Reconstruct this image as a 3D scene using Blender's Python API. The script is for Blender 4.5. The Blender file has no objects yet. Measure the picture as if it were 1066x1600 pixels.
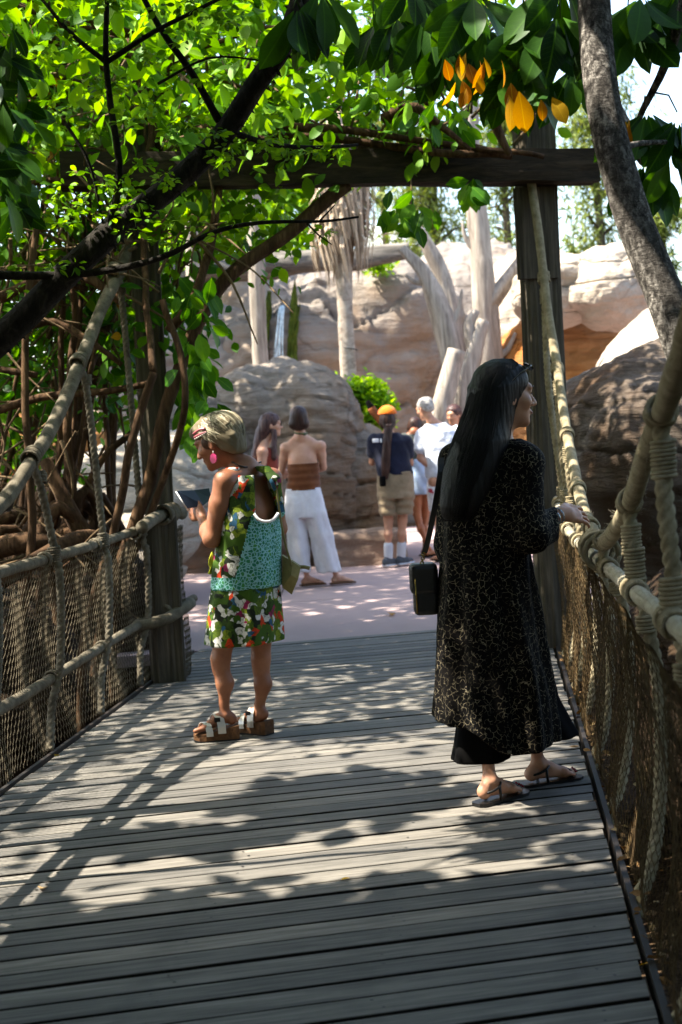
import bpy, bmesh, math, random
import numpy as np
from mathutils import Vector, Matrix
random.seed(7)
RNG = np.random.default_rng(11)
SC = bpy.context.scene
COL = SC.collection

# ---------------------------------------------------------------- camera
CAM_H = 1.4
FOC = 2222.0                      # focal length in pixels of a 1066 x 1600 frame
PITCH = math.atan(112 / 2222)     # looking slightly down
ROLL = math.radians(3.1)          # hand-held, tipped a little clockwise
_r0 = np.array([1., 0, 0]); _fw = np.array([0, math.cos(PITCH), -math.sin(PITCH)]); _u0 = np.array([0, math.sin(PITCH), math.cos(PITCH)])
CR = math.cos(ROLL) * _r0 - math.sin(ROLL) * _u0
CU = math.cos(ROLL) * _u0 + math.sin(ROLL) * _r0
CC = np.array([0, 0, CAM_H])
cam_data = bpy.data.cameras.new('camera')
cam = bpy.data.objects.new('camera', cam_data); COL.objects.link(cam)
cam_data.sensor_fit = 'VERTICAL'; cam_data.sensor_height = 36.0; cam_data.sensor_width = 24.0
cam_data.lens = 36.0 * FOC / 1600
cam_data.clip_start = 0.05; cam_data.clip_end = 2000
cam_data.dof.use_dof = True; cam_data.dof.focus_distance = 5.7; cam_data.dof.aperture_fstop = 4.2
cam.matrix_world = Matrix(((CR[0], CU[0], -_fw[0], CC[0]), (CR[1], CU[1], -_fw[1], CC[1]), (CR[2], CU[2], -_fw[2], CC[2]), (0, 0, 0, 1)))
SC.camera = cam

# ---------------------------------------------------------------- light
SUN_AZ = math.radians(-97)        # from straight ahead (+Y), negative = left
SUN_EL = math.radians(57)
S = np.array([math.sin(SUN_AZ) * math.cos(SUN_EL), math.cos(SUN_AZ) * math.cos(SUN_EL), math.sin(SUN_EL)])
world = bpy.data.worlds.new('World'); SC.world = world; world.use_nodes = True
wn = world.node_tree.nodes; wl = world.node_tree.links
sky = wn.new('ShaderNodeTexSky'); sky.sky_type = 'NISHITA'; sky.sun_disc = False
sky.sun_elevation = SUN_EL; sky.sun_rotation = SUN_AZ
sky.air_density = 1.2; sky.dust_density = 2.5; sky.altitude = 50
wn['Background'].inputs[1].default_value = 0.15
wl.new(sky.outputs[0], wn['Background'].inputs[0])
sd = bpy.data.lights.new('sun', 'SUN'); sd.energy = 5.0; sd.angle = math.radians(0.53); sd.color = (1, 0.93, 0.80)
sun = bpy.data.objects.new('sun', sd); COL.objects.link(sun)
sun.rotation_euler = Vector(-S).to_track_quat('-Z', 'Y').to_euler()
SC.view_settings.view_transform = 'Standard'; SC.view_settings.look = 'None'
SC.view_settings.exposure = 2.0; SC.view_settings.gamma = 1
SC.cycles.use_denoising = True
SC.cycles.max_bounces = 8; SC.cycles.transparent_max_bounces = 8
SC.cycles.sample_clamp_indirect = 6

# ---------------------------------------------------------------- pixel helpers (photo is 1066 x 1600)
def ray(x, y): return _fw + CR * (x - 533) / FOC - CU * (y - 800) / FOC
def atz(x, y, z=0.):
    d = ray(x, y); return CC + d * ((z - CAM_H) / d[2])
def aty(x, y, Y):
    d = ray(x, y); return CC + d * (Y / d[1])
def onplane(x, y, x0, y0, k):
    d = ray(x, y); return CC + d * ((x0 - k * y0) / (d[0] - k * d[1]))
KB = 0.11                                            # bridge heading
def XL(Y): return -1.478 + KB * (Y - 5.84)           # left deck edge
def XR(Y): return 0.677 + KB * (Y - 3.255)           # right deck edge

# ---------------------------------------------------------------- noise
def _h(ix, iy, iz, s):
    n = (ix * 374761393 + iy * 668265263 + iz * 2147483647 + s * 1274126177) & 0xffffffff
    n = ((n ^ (n >> 13)) * 1274126177) & 0xffffffff
    return ((n ^ (n >> 16)) & 0xffff) / 32767.5 - 1.0
def vnoise(P, s=0):
    P = np.asarray(P, float); i = np.floor(P).astype(np.int64); f = P - i; f = f * f * (3 - 2 * f)
    o = 0.
    for dx in (0, 1):
        wx = f[..., 0] if dx else 1 - f[..., 0]
        for dy in (0, 1):
            wy = f[..., 1] if dy else 1 - f[..., 1]
            for dz in (0, 1):
                wz = f[..., 2] if dz else 1 - f[..., 2]
                o = o + wx * wy * wz * _h(i[..., 0] + dx, i[..., 1] + dy, i[..., 2] + dz, s)
    return o
def fbm(P, oct=4, s=0, lac=2.03, g=0.5):
    P = np.asarray(P, float); o = 0.; a = 1.
    for k in range(oct):
        o = o + a * vnoise(P, s + k * 17); P = P * lac; a *= g
    return o

# ---------------------------------------------------------------- materials
def lin(h):
    if not isinstance(h, str): return tuple(h) + (1,) if len(h) == 3 else tuple(h)
    v = [int(h[i:i + 2], 16) / 255 for i in (0, 2, 4)]
    return tuple(c / 12.92 if c <= .04045 else ((c + .055) / 1.055) ** 2.4 for c in v) + (1,)
class NT:
    def __init__(s, name):
        s.m = bpy.data.materials.new(name); s.m.use_nodes = True
        s.t = s.m.node_tree; s.b = s.t.nodes['Principled BSDF']; s.out = s.t.nodes['Material Output']
    def n(s, kind, **kw):
        q = s.t.nodes.new('ShaderNode' + kind)
        for k, v in kw.items():
            if k.startswith('i_'): q.inputs[int(k[2:]) if k[2:].isdigit() else k[2:].replace('_', ' ')].default_value = v
            else: setattr(q, k, v)
        return q
    def l(s, a, b): s.t.links.new(a, b)
    def coord(s, scale=(1, 1, 1), rot=(0, 0, 0), kind='Object'):
        c = s.n('TexCoord'); m = s.n('Mapping'); m.inputs['Scale'].default_value = scale; m.inputs['Rotation'].default_value = rot
        s.l(c.outputs[kind], m.inputs[0]); return m.outputs[0]
    def noise(s, vec, scale, detail=4, rough=.55, dist=0):
        q = s.n('TexNoise'); q.inputs['Scale'].default_value = scale; q.inputs['Detail'].default_value = detail
        q.inputs['Roughness'].default_value = rough; q.inputs['Distortion'].default_value = dist; s.l(vec, q.inputs['Vector']); return q.outputs[0]
    def ramp(s, fac, stops, interp='LINEAR'):
        q = s.n('ValToRGB'); r = q.color_ramp; r.interpolation = interp
        while len(r.elements) < len(stops): r.elements.new(.5)
        for e, (p, c) in zip(r.elements, stops): e.position = p; e.color = lin(c)
        s.l(fac, q.inputs[0]); return q.outputs[0]
    def mix(s, fac, a, b, mode='MIX'):
        q = s.n('Mix', data_type='RGBA', blend_type=mode)
        for v, i in ((fac, 0), (a, 6), (b, 7)):
            if hasattr(v, 'links'): s.l(v, q.inputs[i])
            else: q.inputs[i].default_value = v if i == 0 else lin(v)
        return q.outputs[2]
    def math(s, op, a, b=None):
        q = s.n('Math', operation=op)
        for v, i in ((a, 0), (b, 1)):
            if v is None: continue
            if hasattr(v, 'links'): s.l(v, q.inputs[i])
            else: q.inputs[i].default_value = v
        return q.outputs[0]
    def bump(s, h, strength=.4, dist=.01):
        q = s.n('Bump'); q.inputs['Strength'].default_value = strength; q.inputs['Distance'].default_value = dist
        s.l(h, q.inputs['Height']); s.l(q.outputs[0], s.b.inputs['Normal'])
    def col(s, c):
        if hasattr(c, 'links'): s.l(c, s.b.inputs['Base Color'])
        else: s.b.inputs['Base Color'].default_value = lin(c)
    def fin(s, rough=.7, spec=.3, metal=0, **kw):
        s.b.inputs['Roughness'].default_value = rough; s.b.inputs['Specular IOR Level'].default_value = spec; s.b.inputs['Metallic'].default_value = metal
        for k, v in kw.items(): s.b.inputs[k.replace('_', ' ')].default_value = v
        return s.m
def plain(name, c, rough=.6, spec=.3, metal=0, c2=None, scale=30, bump=0, **kw):
    t = NT(name); v = t.coord()
    n = t.noise(v, scale, 5)
    if c2: t.col(t.ramp(n, [(.3, c), (.7, c2)]))
    else: t.col(c)
    if bump: t.bump(n, bump, .01)
    return t.fin(rough, spec, metal, **kw)

# ---------------------------------------------------------------- mesh helpers
def mk(name, verts, faces, mat=None, parent=None, smooth=True, matidx=None):
    me = bpy.data.meshes.new(name)
    verts = np.asarray(verts, np.float32).reshape(-1, 3)
    if isinstance(faces, np.ndarray) and faces.ndim == 2:
        n, k = faces.shape
        me.vertices.add(len(verts)); me.vertices.foreach_set('co', verts.ravel())
        me.loops.add(n * k); me.loops.foreach_set('vertex_index', faces.astype(np.int32).ravel())
        me.polygons.add(n); me.polygons.foreach_set('loop_start', np.arange(0, n * k, k, dtype=np.int32))
        me.update(calc_edges=True)
    else:
        me.from_pydata([tuple(map(float, v)) for v in verts], [], [tuple(int(i) for i in f) for f in faces]); me.update()
    if mat is not None:
        for m in (mat if isinstance(mat, (list, tuple)) else [mat]): me.materials.append(m)
    if matidx is not None: me.polygons.foreach_set('material_index', np.asarray(matidx, np.int32))
    me.polygons.foreach_set('use_smooth', np.full(len(me.polygons), bool(smooth)))
    me.validate()
    o = bpy.data.objects.new(name, me); COL.objects.link(o)
    if parent is not None: o.parent = parent
    return o
def inst(src, name, parent=None, loc=(0, 0, 0), rot=None, scale=None):
    o = bpy.data.objects.new(name, src if isinstance(src, bpy.types.Mesh) else src.data); COL.objects.link(o)
    o.location = loc
    if rot is not None: o.rotation_euler = rot
    if scale is not None: o.scale = scale if hasattr(scale, '__len__') else (scale,) * 3
    if parent is not None: o.parent = parent
    return o
def tag(o, label=None, cat=None, group=None, kind=None):
    for k, v in (('label', label), ('category', cat), ('group', group), ('kind', kind)):
        if v: o[k] = v
    return o
def thing(name, loc, label, cat, group=None):
    o = bpy.data.objects.new(name, None); COL.objects.link(o); o.location = tuple(map(float, loc)); o.empty_display_size = .2
    return tag(o, label, cat, group)
class MB:
    """collects pieces of ONE part"""
    def __init__(s): s.v = []; s.f = []; s.mi = []; s.n = 0
    def add(s, v, f, mi=0):
        v = np.asarray(v, float).reshape(-1, 3); s.v.append(v)
        s.f += [tuple(int(i) + s.n for i in q) for q in f]; s.mi += [mi] * len(f); s.n += len(v)
    def box(s, c, d, R=None, mi=0):
        c = np.asarray(c, float); d = np.asarray(d, float) / 2
        q = np.array([[x, y, z] for x in (-1, 1) for y in (-1, 1) for z in (-1, 1)]) * d
        if R is not None: q = q @ np.asarray(R).T
        s.add(q + c, [(0, 1, 3, 2), (4, 6, 7, 5), (0, 4, 5, 1), (2, 3, 7, 6), (0, 2, 6, 4), (1, 5, 7, 3)], mi)
    def tube(s, pts, r, n=8, mi=0, cap=True, prof=None):
        v, f = tube(pts, r, n, cap, prof); s.add(v, f, mi)
    def build(s, name, mat, parent=None, smooth=True):
        return mk(name, np.concatenate(s.v), s.f, mat, parent, smooth, s.mi if isinstance(mat, (list, tuple)) else None)
def frames(P):
    P = np.asarray(P, float); T = np.gradient(P, axis=0); T /= np.linalg.norm(T, axis=1)[:, None] + 1e-12
    ref = np.array([0, 0, 1.]) if abs(T[0, 2]) < .9 else np.array([1., 0, 0])
    N = np.zeros_like(P); a = ref - T[0] * (ref @ T[0]); N[0] = a / np.linalg.norm(a)
    for i in range(1, len(P)):
        a = N[i - 1] - T[i] * (N[i - 1] @ T[i]); N[i] = a / (np.linalg.norm(a) + 1e-12)
    return T, N, np.cross(T, N)
def tube(pts, r, n=8, cap=True, prof=None):
    """prof(i, theta) -> radius factor"""
    P = np.asarray(pts, float); m = len(P); r = np.broadcast_to(np.asarray(r, float), (m,))
    T, N, B = frames(P); th = np.arange(n) * 2 * math.pi / n
    k = np.ones((m, n)) if prof is None else prof(np.arange(m)[:, None], th[None, :])
    V = P[:, None] + (N[:, None] * np.cos(th)[None, :, None] + B[:, None] * np.sin(th)[None, :, None]) * (r[:, None] * k)[..., None]
    i = np.arange(m - 1)[:, None] * n; j = np.arange(n)[None, :]; j2 = (j + 1) % n
    F = np.stack([i + j, i + j2, i + n + j2, i + n + j], -1).reshape(-1, 4)
    F = [tuple(q) for q in F.tolist()]
    if cap: F += [tuple(range(n))[::-1], tuple(range((m - 1) * n, m * n))]
    return V.reshape(-1, 3), F
def spline(ctrl, step):
    """Catmull-Rom through control points, resampled at about `step`"""
    C = np.asarray(ctrl, float); n = len(C)
    if n == 2:
        m = max(2, int(np.linalg.norm(C[1] - C[0]) / step) + 1); return C[0] + (C[1] - C[0]) * np.linspace(0, 1, m)[:, None]
    Q = np.vstack([2 * C[0] - C[1], C, 2 * C[-1] - C[-2]]); out = []
    for i in range(1, n):
        p0, p1, p2, p3 = Q[i - 1:i + 3]; t = np.linspace(0, 1, 24, endpoint=False)[:, None]
        out.append(.5 * (2 * p1 + (p2 - p0) * t + (2 * p0 - 5 * p1 + 4 * p2 - p3) * t ** 2 + (3 * p1 - p0 - 3 * p2 + p3) * t ** 3))
    P = np.vstack(out + [C[-1:]]); d = np.r_[0, np.cumsum(np.linalg.norm(np.diff(P, axis=0), axis=1))]
    m = max(3, int(d[-1] / step) + 1); s = np.linspace(0, d[-1], m)
    return np.stack([np.interp(s, d, P[:, k]) for k in range(P.shape[1])], 1)
# ================================================================ SETTING
def ground_z(x, y):
    """plaza level beyond the bridge, a planted gully under it"""
    t = np.clip((y - 9.75) / .25, 0, 1)
    g = -.85 + .25 * fbm(np.stack([x * .5, y * .5, 0 * x], -1), 3, 5)
    side = np.clip((np.abs(x - .11 * (y - 6)) - 1.6) / 3.0, 0, 1); g = g + side * .7
    return g * (1 - t) + (-.03) * t
gx = np.r_[np.linspace(-400, -20, 14), np.linspace(-18, 18, 145), np.linspace(20, 400, 14)]
gy = np.r_[np.linspace(-400, -12, 14), np.linspace(-10, 9.6, 60), np.linspace(9.7, 10.1, 6), np.linspace(10.4, 40, 40), np.linspace(45, 500, 20)]
GX, GY = np.meshgrid(gx, gy, indexing='ij')
gv = np.stack([GX, GY, ground_z(GX, GY)], -1).reshape(-1, 3)
a = np.arange(len(gx) * len(gy)).reshape(len(gx), len(gy))
gf = np.stack([a[:-1, :-1], a[1:, :-1], a[1:, 1:], a[:-1, 1:]], -1).reshape(-1, 4)
t = NT('soil'); v = t.coord()
n1 = t.noise(v, 3, 8, .65); n2 = t.noise(v, 40, 4)
t.col(t.mix(t.ramp(n2, [(.4, (0, 0, 0)), (.65, (1, 1, 1))]), t.ramp(n1, [(.3, '1b140e'), (.55, '2e2218'), (.75, '423325')]), '4d3d2c')); t.bump(n1, .8, .05)
M_SOIL = t.fin(.95, .1)
tag(mk('ground', gv, gf, M_SOIL), kind='structure')

t = NT('pink_concrete'); v = t.coord()
n1 = t.noise(v, .6, 6, .6); n2 = t.noise(v, 90, 3, .7); n3 = t.noise(v, 6, 6, .7)
c = t.mix(t.math('MULTIPLY', n2, .35), t.ramp(n1, [(.3, '917d7a'), (.7, 'a48f8b')]), '8f7674')
t.col(t.mix(t.math('MULTIPLY', n3, .3), c, 'c0aba5')); t.bump(n2, .15, .005)
M_PLAZA = t.fin(.8, .25)
PD = np.array([math.cos(math.radians(9.7)), math.sin(math.radians(9.7))])
def deck_end_y(x): return 10.02 + (x + .2) * math.tan(math.radians(10.5))
# plaza slabs with saw-cut joints
plz = thing('plaza_paving', (0, 10, 0), None, None); tag(plz, kind='structure')
jy = [0, 2.6, 5.2, 8.2, 12.0]; jx = [-1.85, -.6, 3.2, 8]
for i in range(len(jy) - 1):
    for j in range(len(jx) - 1):
        g = .006
        def pt(x, dy): return (x, deck_end_y(x) + .015 + dy - 10)
        x0, x1 = jx[j] + g, jx[j + 1] - g; d0, d1 = jy[i] + (g if i else 0), jy[i + 1] - g
        q = [pt(x0, d0), pt(x1, d0), pt(x1, d1), pt(x0, d1)]
        vv = [(x, y, -.012) for x, y in q] + [(x, y, -.09) for x, y in q]
        mk('paving_slab', vv, [(0, 1, 2, 3), (0, 4, 5, 1), (1, 5, 6, 2), (2, 6, 7, 3), (3, 7, 4, 0)], M_PLAZA, plz, False)

# ================================================================ BRIDGE DECK
t = NT('weathered_plank')
v = t.coord((1.2, 22, 22)); info = t.n('ObjectInfo'); rnd = info.outputs['Random']
add = t.n('VectorMath', operation='ADD'); cmb = t.n('CombineXYZ'); t.l(t.math('MULTIPLY', rnd, 60), cmb.inputs[0]); t.l(t.math('MULTIPLY', rnd, 31), cmb.inputs[1])
t.l(v, add.inputs[0]); t.l(cmb.outputs[0], add.inputs[1]); vv = add.outputs[0]
g1 = t.noise(vv, 2.2, 8, .65, .6); g2 = t.noise(vv, 9, 4, .6); v2 = t.coord((3, 3, 3)); st = t.noise(v2, 1.6, 5, .6)
base = t.ramp(g1, [(.28, '484541'), (.5, '716d67'), (.72, '908b83')])
base = t.mix(t.math('MULTIPLY', g2, .35), base, '3b3936')
base = t.mix(t.ramp(st, [(.5, (0, 0, 0)), (.75, (.55, .55, .55))]), base, '474643')
tone = t.ramp(rnd, [(0, (.60, .60, .61)), (.5, (.86, .85, .83)), (1, (1.14, 1.10, 1.04))])
t.col(t.mix(1., base, tone, 'MULTIPLY')); t.bump(g1, .5, .004)
M_PLANK = t.fin(.72, .35)
M_NAIL = plain('dark_screw', '1d1b19', .5, .4)
M_GRIME_SHADE = plain('grimy_shaded_plank_edge', '1a1714', .9, .1, c2='2a2520', scale=20)  # plank sides: dirt plus the shade of the gaps, both put into the colour
M_DARKWOOD = plain('dark_timber', '2b241d', .85, .2, c2='3b3128', scale=8, bump=.4)
deck = thing('bridge_deck', (0, 0, 0), None, None); tag(deck, kind='structure')
BA = math.radians(11.8); bd = np.array([math.cos(BA), math.sin(BA)]); bn = np.array([-math.sin(BA), math.cos(BA)])
ax = np.array([KB, 1.]); ax /= np.linalg.norm(ax)
WB = 2.42; PIT = .119
def plank_mesh(seed):
    """one plank: skew-cut ends, chamfered top edges, screw heads; local origin at its left end"""
    rr = random.Random(seed); mb = MB(); w = PIT - .014 - rr.random() * .005; ch = .002; th = .038
    # in plank frame u along bd, w along bn; ends follow the bridge edge
    e = ax[0] * bd[0] + ax[1] * bd[1]; f_ = ax[0] * bn[0] + ax[1] * bn[1]; sk = e / f_
    wid = (WB / abs(ax[0] * bd[1] - ax[1] * bd[0]))
    sec = [(-w / 2, -th), (-w / 2, -ch), (-w / 2 + ch, 0), (w / 2 - ch, 0), (w / 2, -ch), (w / 2, -th)]
    N = 7; V = []
    cup = (rr.random() - .5) * .003
    for i in range(N + 1):
        u = wid * i / N; wob = (rr.random() - .5) * .003
        for y, z in sec: V.append((u + y * sk + ((rr.random() - .5) * .012 if i in (0, N) else 0) * 0, y + wob, z + (cup if abs(y) > w / 2 - ch * 1.5 else 0)))
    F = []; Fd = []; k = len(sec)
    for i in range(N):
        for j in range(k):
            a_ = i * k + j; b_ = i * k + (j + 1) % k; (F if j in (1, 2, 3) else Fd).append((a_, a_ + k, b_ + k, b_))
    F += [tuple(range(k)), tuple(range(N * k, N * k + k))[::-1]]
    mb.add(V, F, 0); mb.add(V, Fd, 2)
    for u in (.10, .62, 1.24, 1.86, wid - .10):
        for y in (-w * .26, w * .26):
            if rr.random() < .35: continue
            cx = u + y * sk + (rr.random() - .5) * .07; n = 6; r = .0045 + .002 * rr.random(); cy = y + (rr.random() - .5) * .012
            mb.add([(cx + r * math.cos(q * 6.283 / n), cy + r * math.sin(q * 6.283 / n), .0012 + cup * 0) for q in range(n)], [tuple(range(n))], 1)
    o = mb.build('board', [M_PLANK, M_NAIL, M_GRIME_SHADE], None, False); me = o.data; bpy.data.objects.remove(o); return me
PM = [plank_mesh(i) for i in range(6)]
s0 = PIT / (ax[0] * bn[0] + ax[1] * bn[1])
left0 = np.array([XL(9.86), 9.86]); nb = 0
k = 0
while True:
    p = left0 - ax * s0 * (k + .5); k += 1
    if p[1] < -2.2: break
    o = inst(PM[random.randrange(6)], 'board', deck, (p[0] + random.uniform(-.006, .006) * bd[0], p[1] + random.uniform(-.006, .006) * bd[1], random.uniform(-.0008, .0008)), (random.uniform(-.004, .004), random.uniform(-.0008, .0008), BA + random.uniform(-.0012, .0012)))
for off in (.10, .62, 1.24, 1.86, 2.33):
    mb = MB(); y0, y1 = -2.2, 9.7
    p0 = np.array([XL(y0) + off, y0, -.13]); p1 = np.array([XL(y1) + off, y1, -.13])
    mb.box((p0 + p1) / 2, (.07, np.linalg.norm(p1 - p0), .17), np.array([[ax[1], ax[0], 0], [-ax[0], ax[1], 0], [0, 0, 1]]))
    mb.build('joist', M_DARKWOOD, deck, False)
# black angle trim along each deck edge
M_TRIM = plain('black_edge_trim', '15120f', .6, .4, c2='2a211b', scale=15)
for fx, s in ((XL, -1), (XR, 1)):
    mb = MB(); y0, y1 = -2.2, 9.75
    p0 = np.array([fx(y0) + s * .022, y0, -.022]); p1 = np.array([fx(y1) + s * .022, y1, -.022])
    mb.box((p0 + p1) / 2, (.018, np.linalg.norm(p1 - p0), .07), np.array([[ax[1], ax[0], 0], [-ax[0], ax[1], 0], [0, 0, 1]]))
    mb.build('edge_trim', M_TRIM, deck, False)
# ================================================================ ROPE RAILINGS
def ropemat(name, c1, c2, c3, sc=1.):
    t = NT(name); v = t.coord(); n1 = t.noise(v, 14 * sc, 6, .7); n2 = t.noise(v, 220, 3, .7)
    c = t.ramp(n1, [(.3, c1), (.5, c2), (.72, c3)]); c = t.mix(t.math('MULTIPLY', n2, .5), c, c1)
    t.col(c); t.bump(n2, .5, .003); return t.fin(.9, .15)
M_ROPEL = ropemat('grey_rope', '453f35', '6c6455', '888070')
M_ROPER = ropemat('sisal_rope', '6b604a', '978b70', 'b8ad92')
M_RAILR = ropemat('pale_rail_rope', '857c68', 'aca38f', 'c6beaa', .6)
M_NETL = ropemat('grey_net_twine', '4a4236', '6f6553', '867b66')
M_NETR = ropemat('brown_net_twine', '33281a', '5a4830', '7c6844')
def served(P, r, per=.016, amp=.09, n=12, step=.004, seed=0):
    """rope wrapped round with cord"""
    P = spline(P, step); L = np.r_[0, np.cumsum(np.linalg.norm(np.diff(P, axis=0), axis=1))]
    wob = 1 + .06 * fbm(np.stack([L * 9, 0 * L + seed, 0 * L], -1), 3, 3)
    return tube(P, r * wob, n, True, lambda i, th: 1 - amp + amp * np.abs(np.sin(math.pi * (L[i] / per) + th / 2)))
def twisted(P, r, pitch=.10, n=15, step=.008):
    P = spline(P, step); L = np.r_[0, np.cumsum(np.linalg.norm(np.diff(P, axis=0), axis=1))]
    return tube(P, r, n, True, lambda i, th: .60 + .46 * np.abs(np.cos(1.5 * (th - 2 * math.pi * L[i] / pitch))) ** .7)
def coil(c, axis, R, r, turns, n=6, stretch=1., tilt=0):
    """lashing: a cord wound several times round an axis"""
    axis = np.asarray(axis, float) / np.linalg.norm(axis); ref = np.array([0, 0, 1.]) if abs(axis[2]) < .9 else np.array([1., 0, 0])
    N = np.cross(axis, ref); N /= np.linalg.norm(N); B = np.cross(axis, N)
    th = np.arange(0, turns * 2 * math.pi, 2 * math.pi / 14); h = (th / (2 * math.pi) - turns / 2) * r * 1.85 * stretch
    ph = random.random() * 6
    rad = R * (1 + .05 * np.sin(th * .37 + ph))
    P = np.asarray(c) + axis * h[:, None] + (N * np.cos(th + ph)[:, None] + B * np.sin(th + ph)[:, None]) * rad[:, None]
    return tube(P, r, n)
def hexnet(fn, u0, u1, nv, cw, r, name, mat, parent):
    """knotted net: hexagon mesh laid over the sheet fn(u, v in 0..1)"""
    nu = int((u1 - u0) / cw); A = []; B = []
    I, J = np.meshgrid(np.arange(nu), np.arange(nv), indexing='ij'); I = I.ravel(); J = J.ravel()
    off = (J % 2) * .5
    jit = lambda i, j: (.12 * vnoise(np.stack([i * .9, j * .9, 0 * i], -1), 3), .10 * vnoise(np.stack([i * .9, j * .9, 0 * i + 5], -1), 4))
    def node(i, j, lo):          # each cell row has a lower and an upper node
        a_, b_ = jit(i + .0, j + lo * .3); uu = u0 + (i + a_) * cw; vv = np.clip((j + (.16 if lo else -.16) + b_ + .5) / nv, 0, 1); return fn(uu, vv)
    top = node(I + off, J, 1); bot = node(I + off, J, 0)
    A.append(bot); B.append(top)                                    # short vertical link (the knot)
    ok = J < nv - 1
    I2, J2 = I[ok], J[ok]; o2 = off[ok]
    up = top[ok]
    for d in (-.5, .5):
        i3 = I2 + o2 + d; A.append(up); B.append(node(i3, J2 + 1., 0))
    A = np.concatenate(A); B = np.concatenate(B); T = B - A; T /= np.linalg.norm(T, axis=1)[:, None] + 1e-9
    ref = np.where(np.abs(T[:, :1]) < .8, np.array([[1., 0, 0]]), np.array([[0, 1., 0]])); N = np.cross(T, ref); N /= np.linalg.norm(N, axis=1)[:, None]; Bn = np.cross(T, N)
    V = []
    for P in (A, B):
        for q in range(3):
            V.append(P + (N * math.cos(q * 2.094) + Bn * math.sin(q * 2.094)) * r)
    V = np.stack(V, 1); m = len(A); b = np.arange(m)[:, None] * 6
    F = np.concatenate([b + np.array([[q, (q + 1) % 3, 3 + (q + 1) % 3, 3 + q]]) for q in range(3)])
    o = mk(name, V.reshape(-1, 3), F, mat, parent, True); o['kind'] = 'stuff'; return o

def catenary(P):                                  # control points -> world
    return np.asarray(P, float)
class LB(MB):
    """lashings: every coil becomes a part of its own"""
    def __init__(s): s.items = []
    def add(s, v, f): s.items.append((v, f))
    def build(s, name, mat, parent, off):
        for v, f in s.items: mk(name, np.asarray(v) - off, f, mat, parent)
# ---------------- left railing
rl = thing('rope_railing', (XL(6), 6, 0), 'grey rope railing with netting along the left side of the boardwalk', 'railing')
o0 = np.array([XL(6), 6, 0])
def addpart(name, vf, mat, parent, off): return mk(name, np.asarray(vf[0]) - off, vf[1], mat, parent)
def pL(Y, z, o=-.04): return np.array([XL(Y) + o, Y, z])
hzL = lambda Y: float(np.interp(Y, [-1.5, 0, 1.2, 2.6, 3.6, 4.4, 5.0, 5.5, 6.2, 6.68, 7.06, 7.5, 8.07, 8.55, 8.8], [3.0, 2.5, 1.9, 1.42, 1.18, 1.07, 1.05, 1.09, 1.196, 1.382, 1.565, 1.836, 2.22, 2.49, 2.72]))
SL = np.array([pL(Y, hzL(Y), -.05) for Y in (-1.5, 0, 1.2, 2.6, 3.6, 4.4, 5.0, 5.5, 6.2, 6.68, 7.06, 7.5, 8.07, 8.55, 8.8)])
addpart('suspension_rope', served(SL, .036, .019, .16), M_ROPEL, rl, o0)
RLP = [pL(9.25, .955, .02), pL(8.6, .93), pL(7.7, .915), pL(6.8, .91), pL(6.1, .91), pL(5, .90), pL(3.5, .90), pL(2, .91), pL(0, .92), pL(-1.5, .92)]
addpart('top_rail', served(RLP, .027, .014, .12, seed=2), M_ROPEL, rl, o0)
MLP = [pL(9.64, .383, .03), pL(9.2, .38, 0), pL(8.57, .373), pL(7.58, .36), pL(6.5, .338), pL(6, .334), pL(4.5, .33), pL(2, .33), pL(-1.5, .34)]
addpart('middle_rail', served(MLP, .026, .014, .12, seed=3), M_ROPEL, rl, o0)
for Y in (8.5, 7.66, 6.8, 5.95, 5.1, 4.25, 3.4, 2.5, 1.6):
    top = hzL(Y + (.0 if Y > 8 else -.08)); dx = random.uniform(-.01, .01)
    P = [pL(Y - .12, top - .02, -.05), pL(Y - .06, top - .18, -.03), pL(Y, .96, -.01), pL(Y - .02, .8, .015), pL(Y - .05, .42, .0 + dx), pL(Y - .12, .22, -.03), pL(Y - .22, .03, -.02)]
    h = addpart('hanger_rope', twisted(P, .020, .10), M_ROPEL, rl, o0)
    tdir = np.array([KB, 1, .45 if Y > 5.5 else -.1])
    mb = LB(); mb.add(*coil(P[0] + np.array([0, 0, .02]), tdir, .040, .006, 7)); mb.add(*coil(P[1] + [0, 0, .08], (0, .15, 1), .024, .005, 6)); mb.build('lashing', M_ROPEL, h, o0)
    mb = LB(); mb.add(*coil(P[2] + [0, 0, -.03], (0, 0, 1), .027, .006, 7)); mb.add(*coil(pL(Y + .04, .913, -.04), (KB, 1, 0), .034, .006, 4)); mb.add(*coil(pL(Y - .06, .911, -.04), (KB, 1, 0), .033, .006, 4)); mb.build('lashing', M_ROPEL, h, o0)
    mb = LB(); mb.add(*coil(pL(Y - .06, float(np.interp(Y, [2, 6, 7.6, 8.6], [.33, .334, .36, .373])), -.04), (KB, 1, 0), .031, .005, 5)); mb.build('lashing', M_ROPEL, h, o0)
def netL(u, v):
    Y = u; z = .02 + v * (.90 - .02)
    bulge = -.05 * np.sin(math.pi * v) + .02 * np.sin(Y * 5.3) * np.sin(math.pi * v) + .012 * np.sin(Y * 13 + v * 4)
    return np.stack([XL(Y) - .015 + bulge, Y + .02 * np.sin(v * 9 + Y * 3) + 0 * v, z], -1) - o0
hexnet(netL, -1.5, 9.62, 25, .033, .0014, 'net', M_NETL, rl)
PE = atz(264, 1062)
# frayed end of the net past the post
def netLe(u, v):
    return np.stack([PE[0] + .108 + .012 * np.sin(v * 7) + (u - 9.62) * .10, PE[1] - .05 + (u - 9.62) * .9, .0 + v * .95], -1) - o0
hexnet(netLe, 9.62, 9.80, 26, .03, .0022, 'net_edge', M_NETL, rl)

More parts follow.
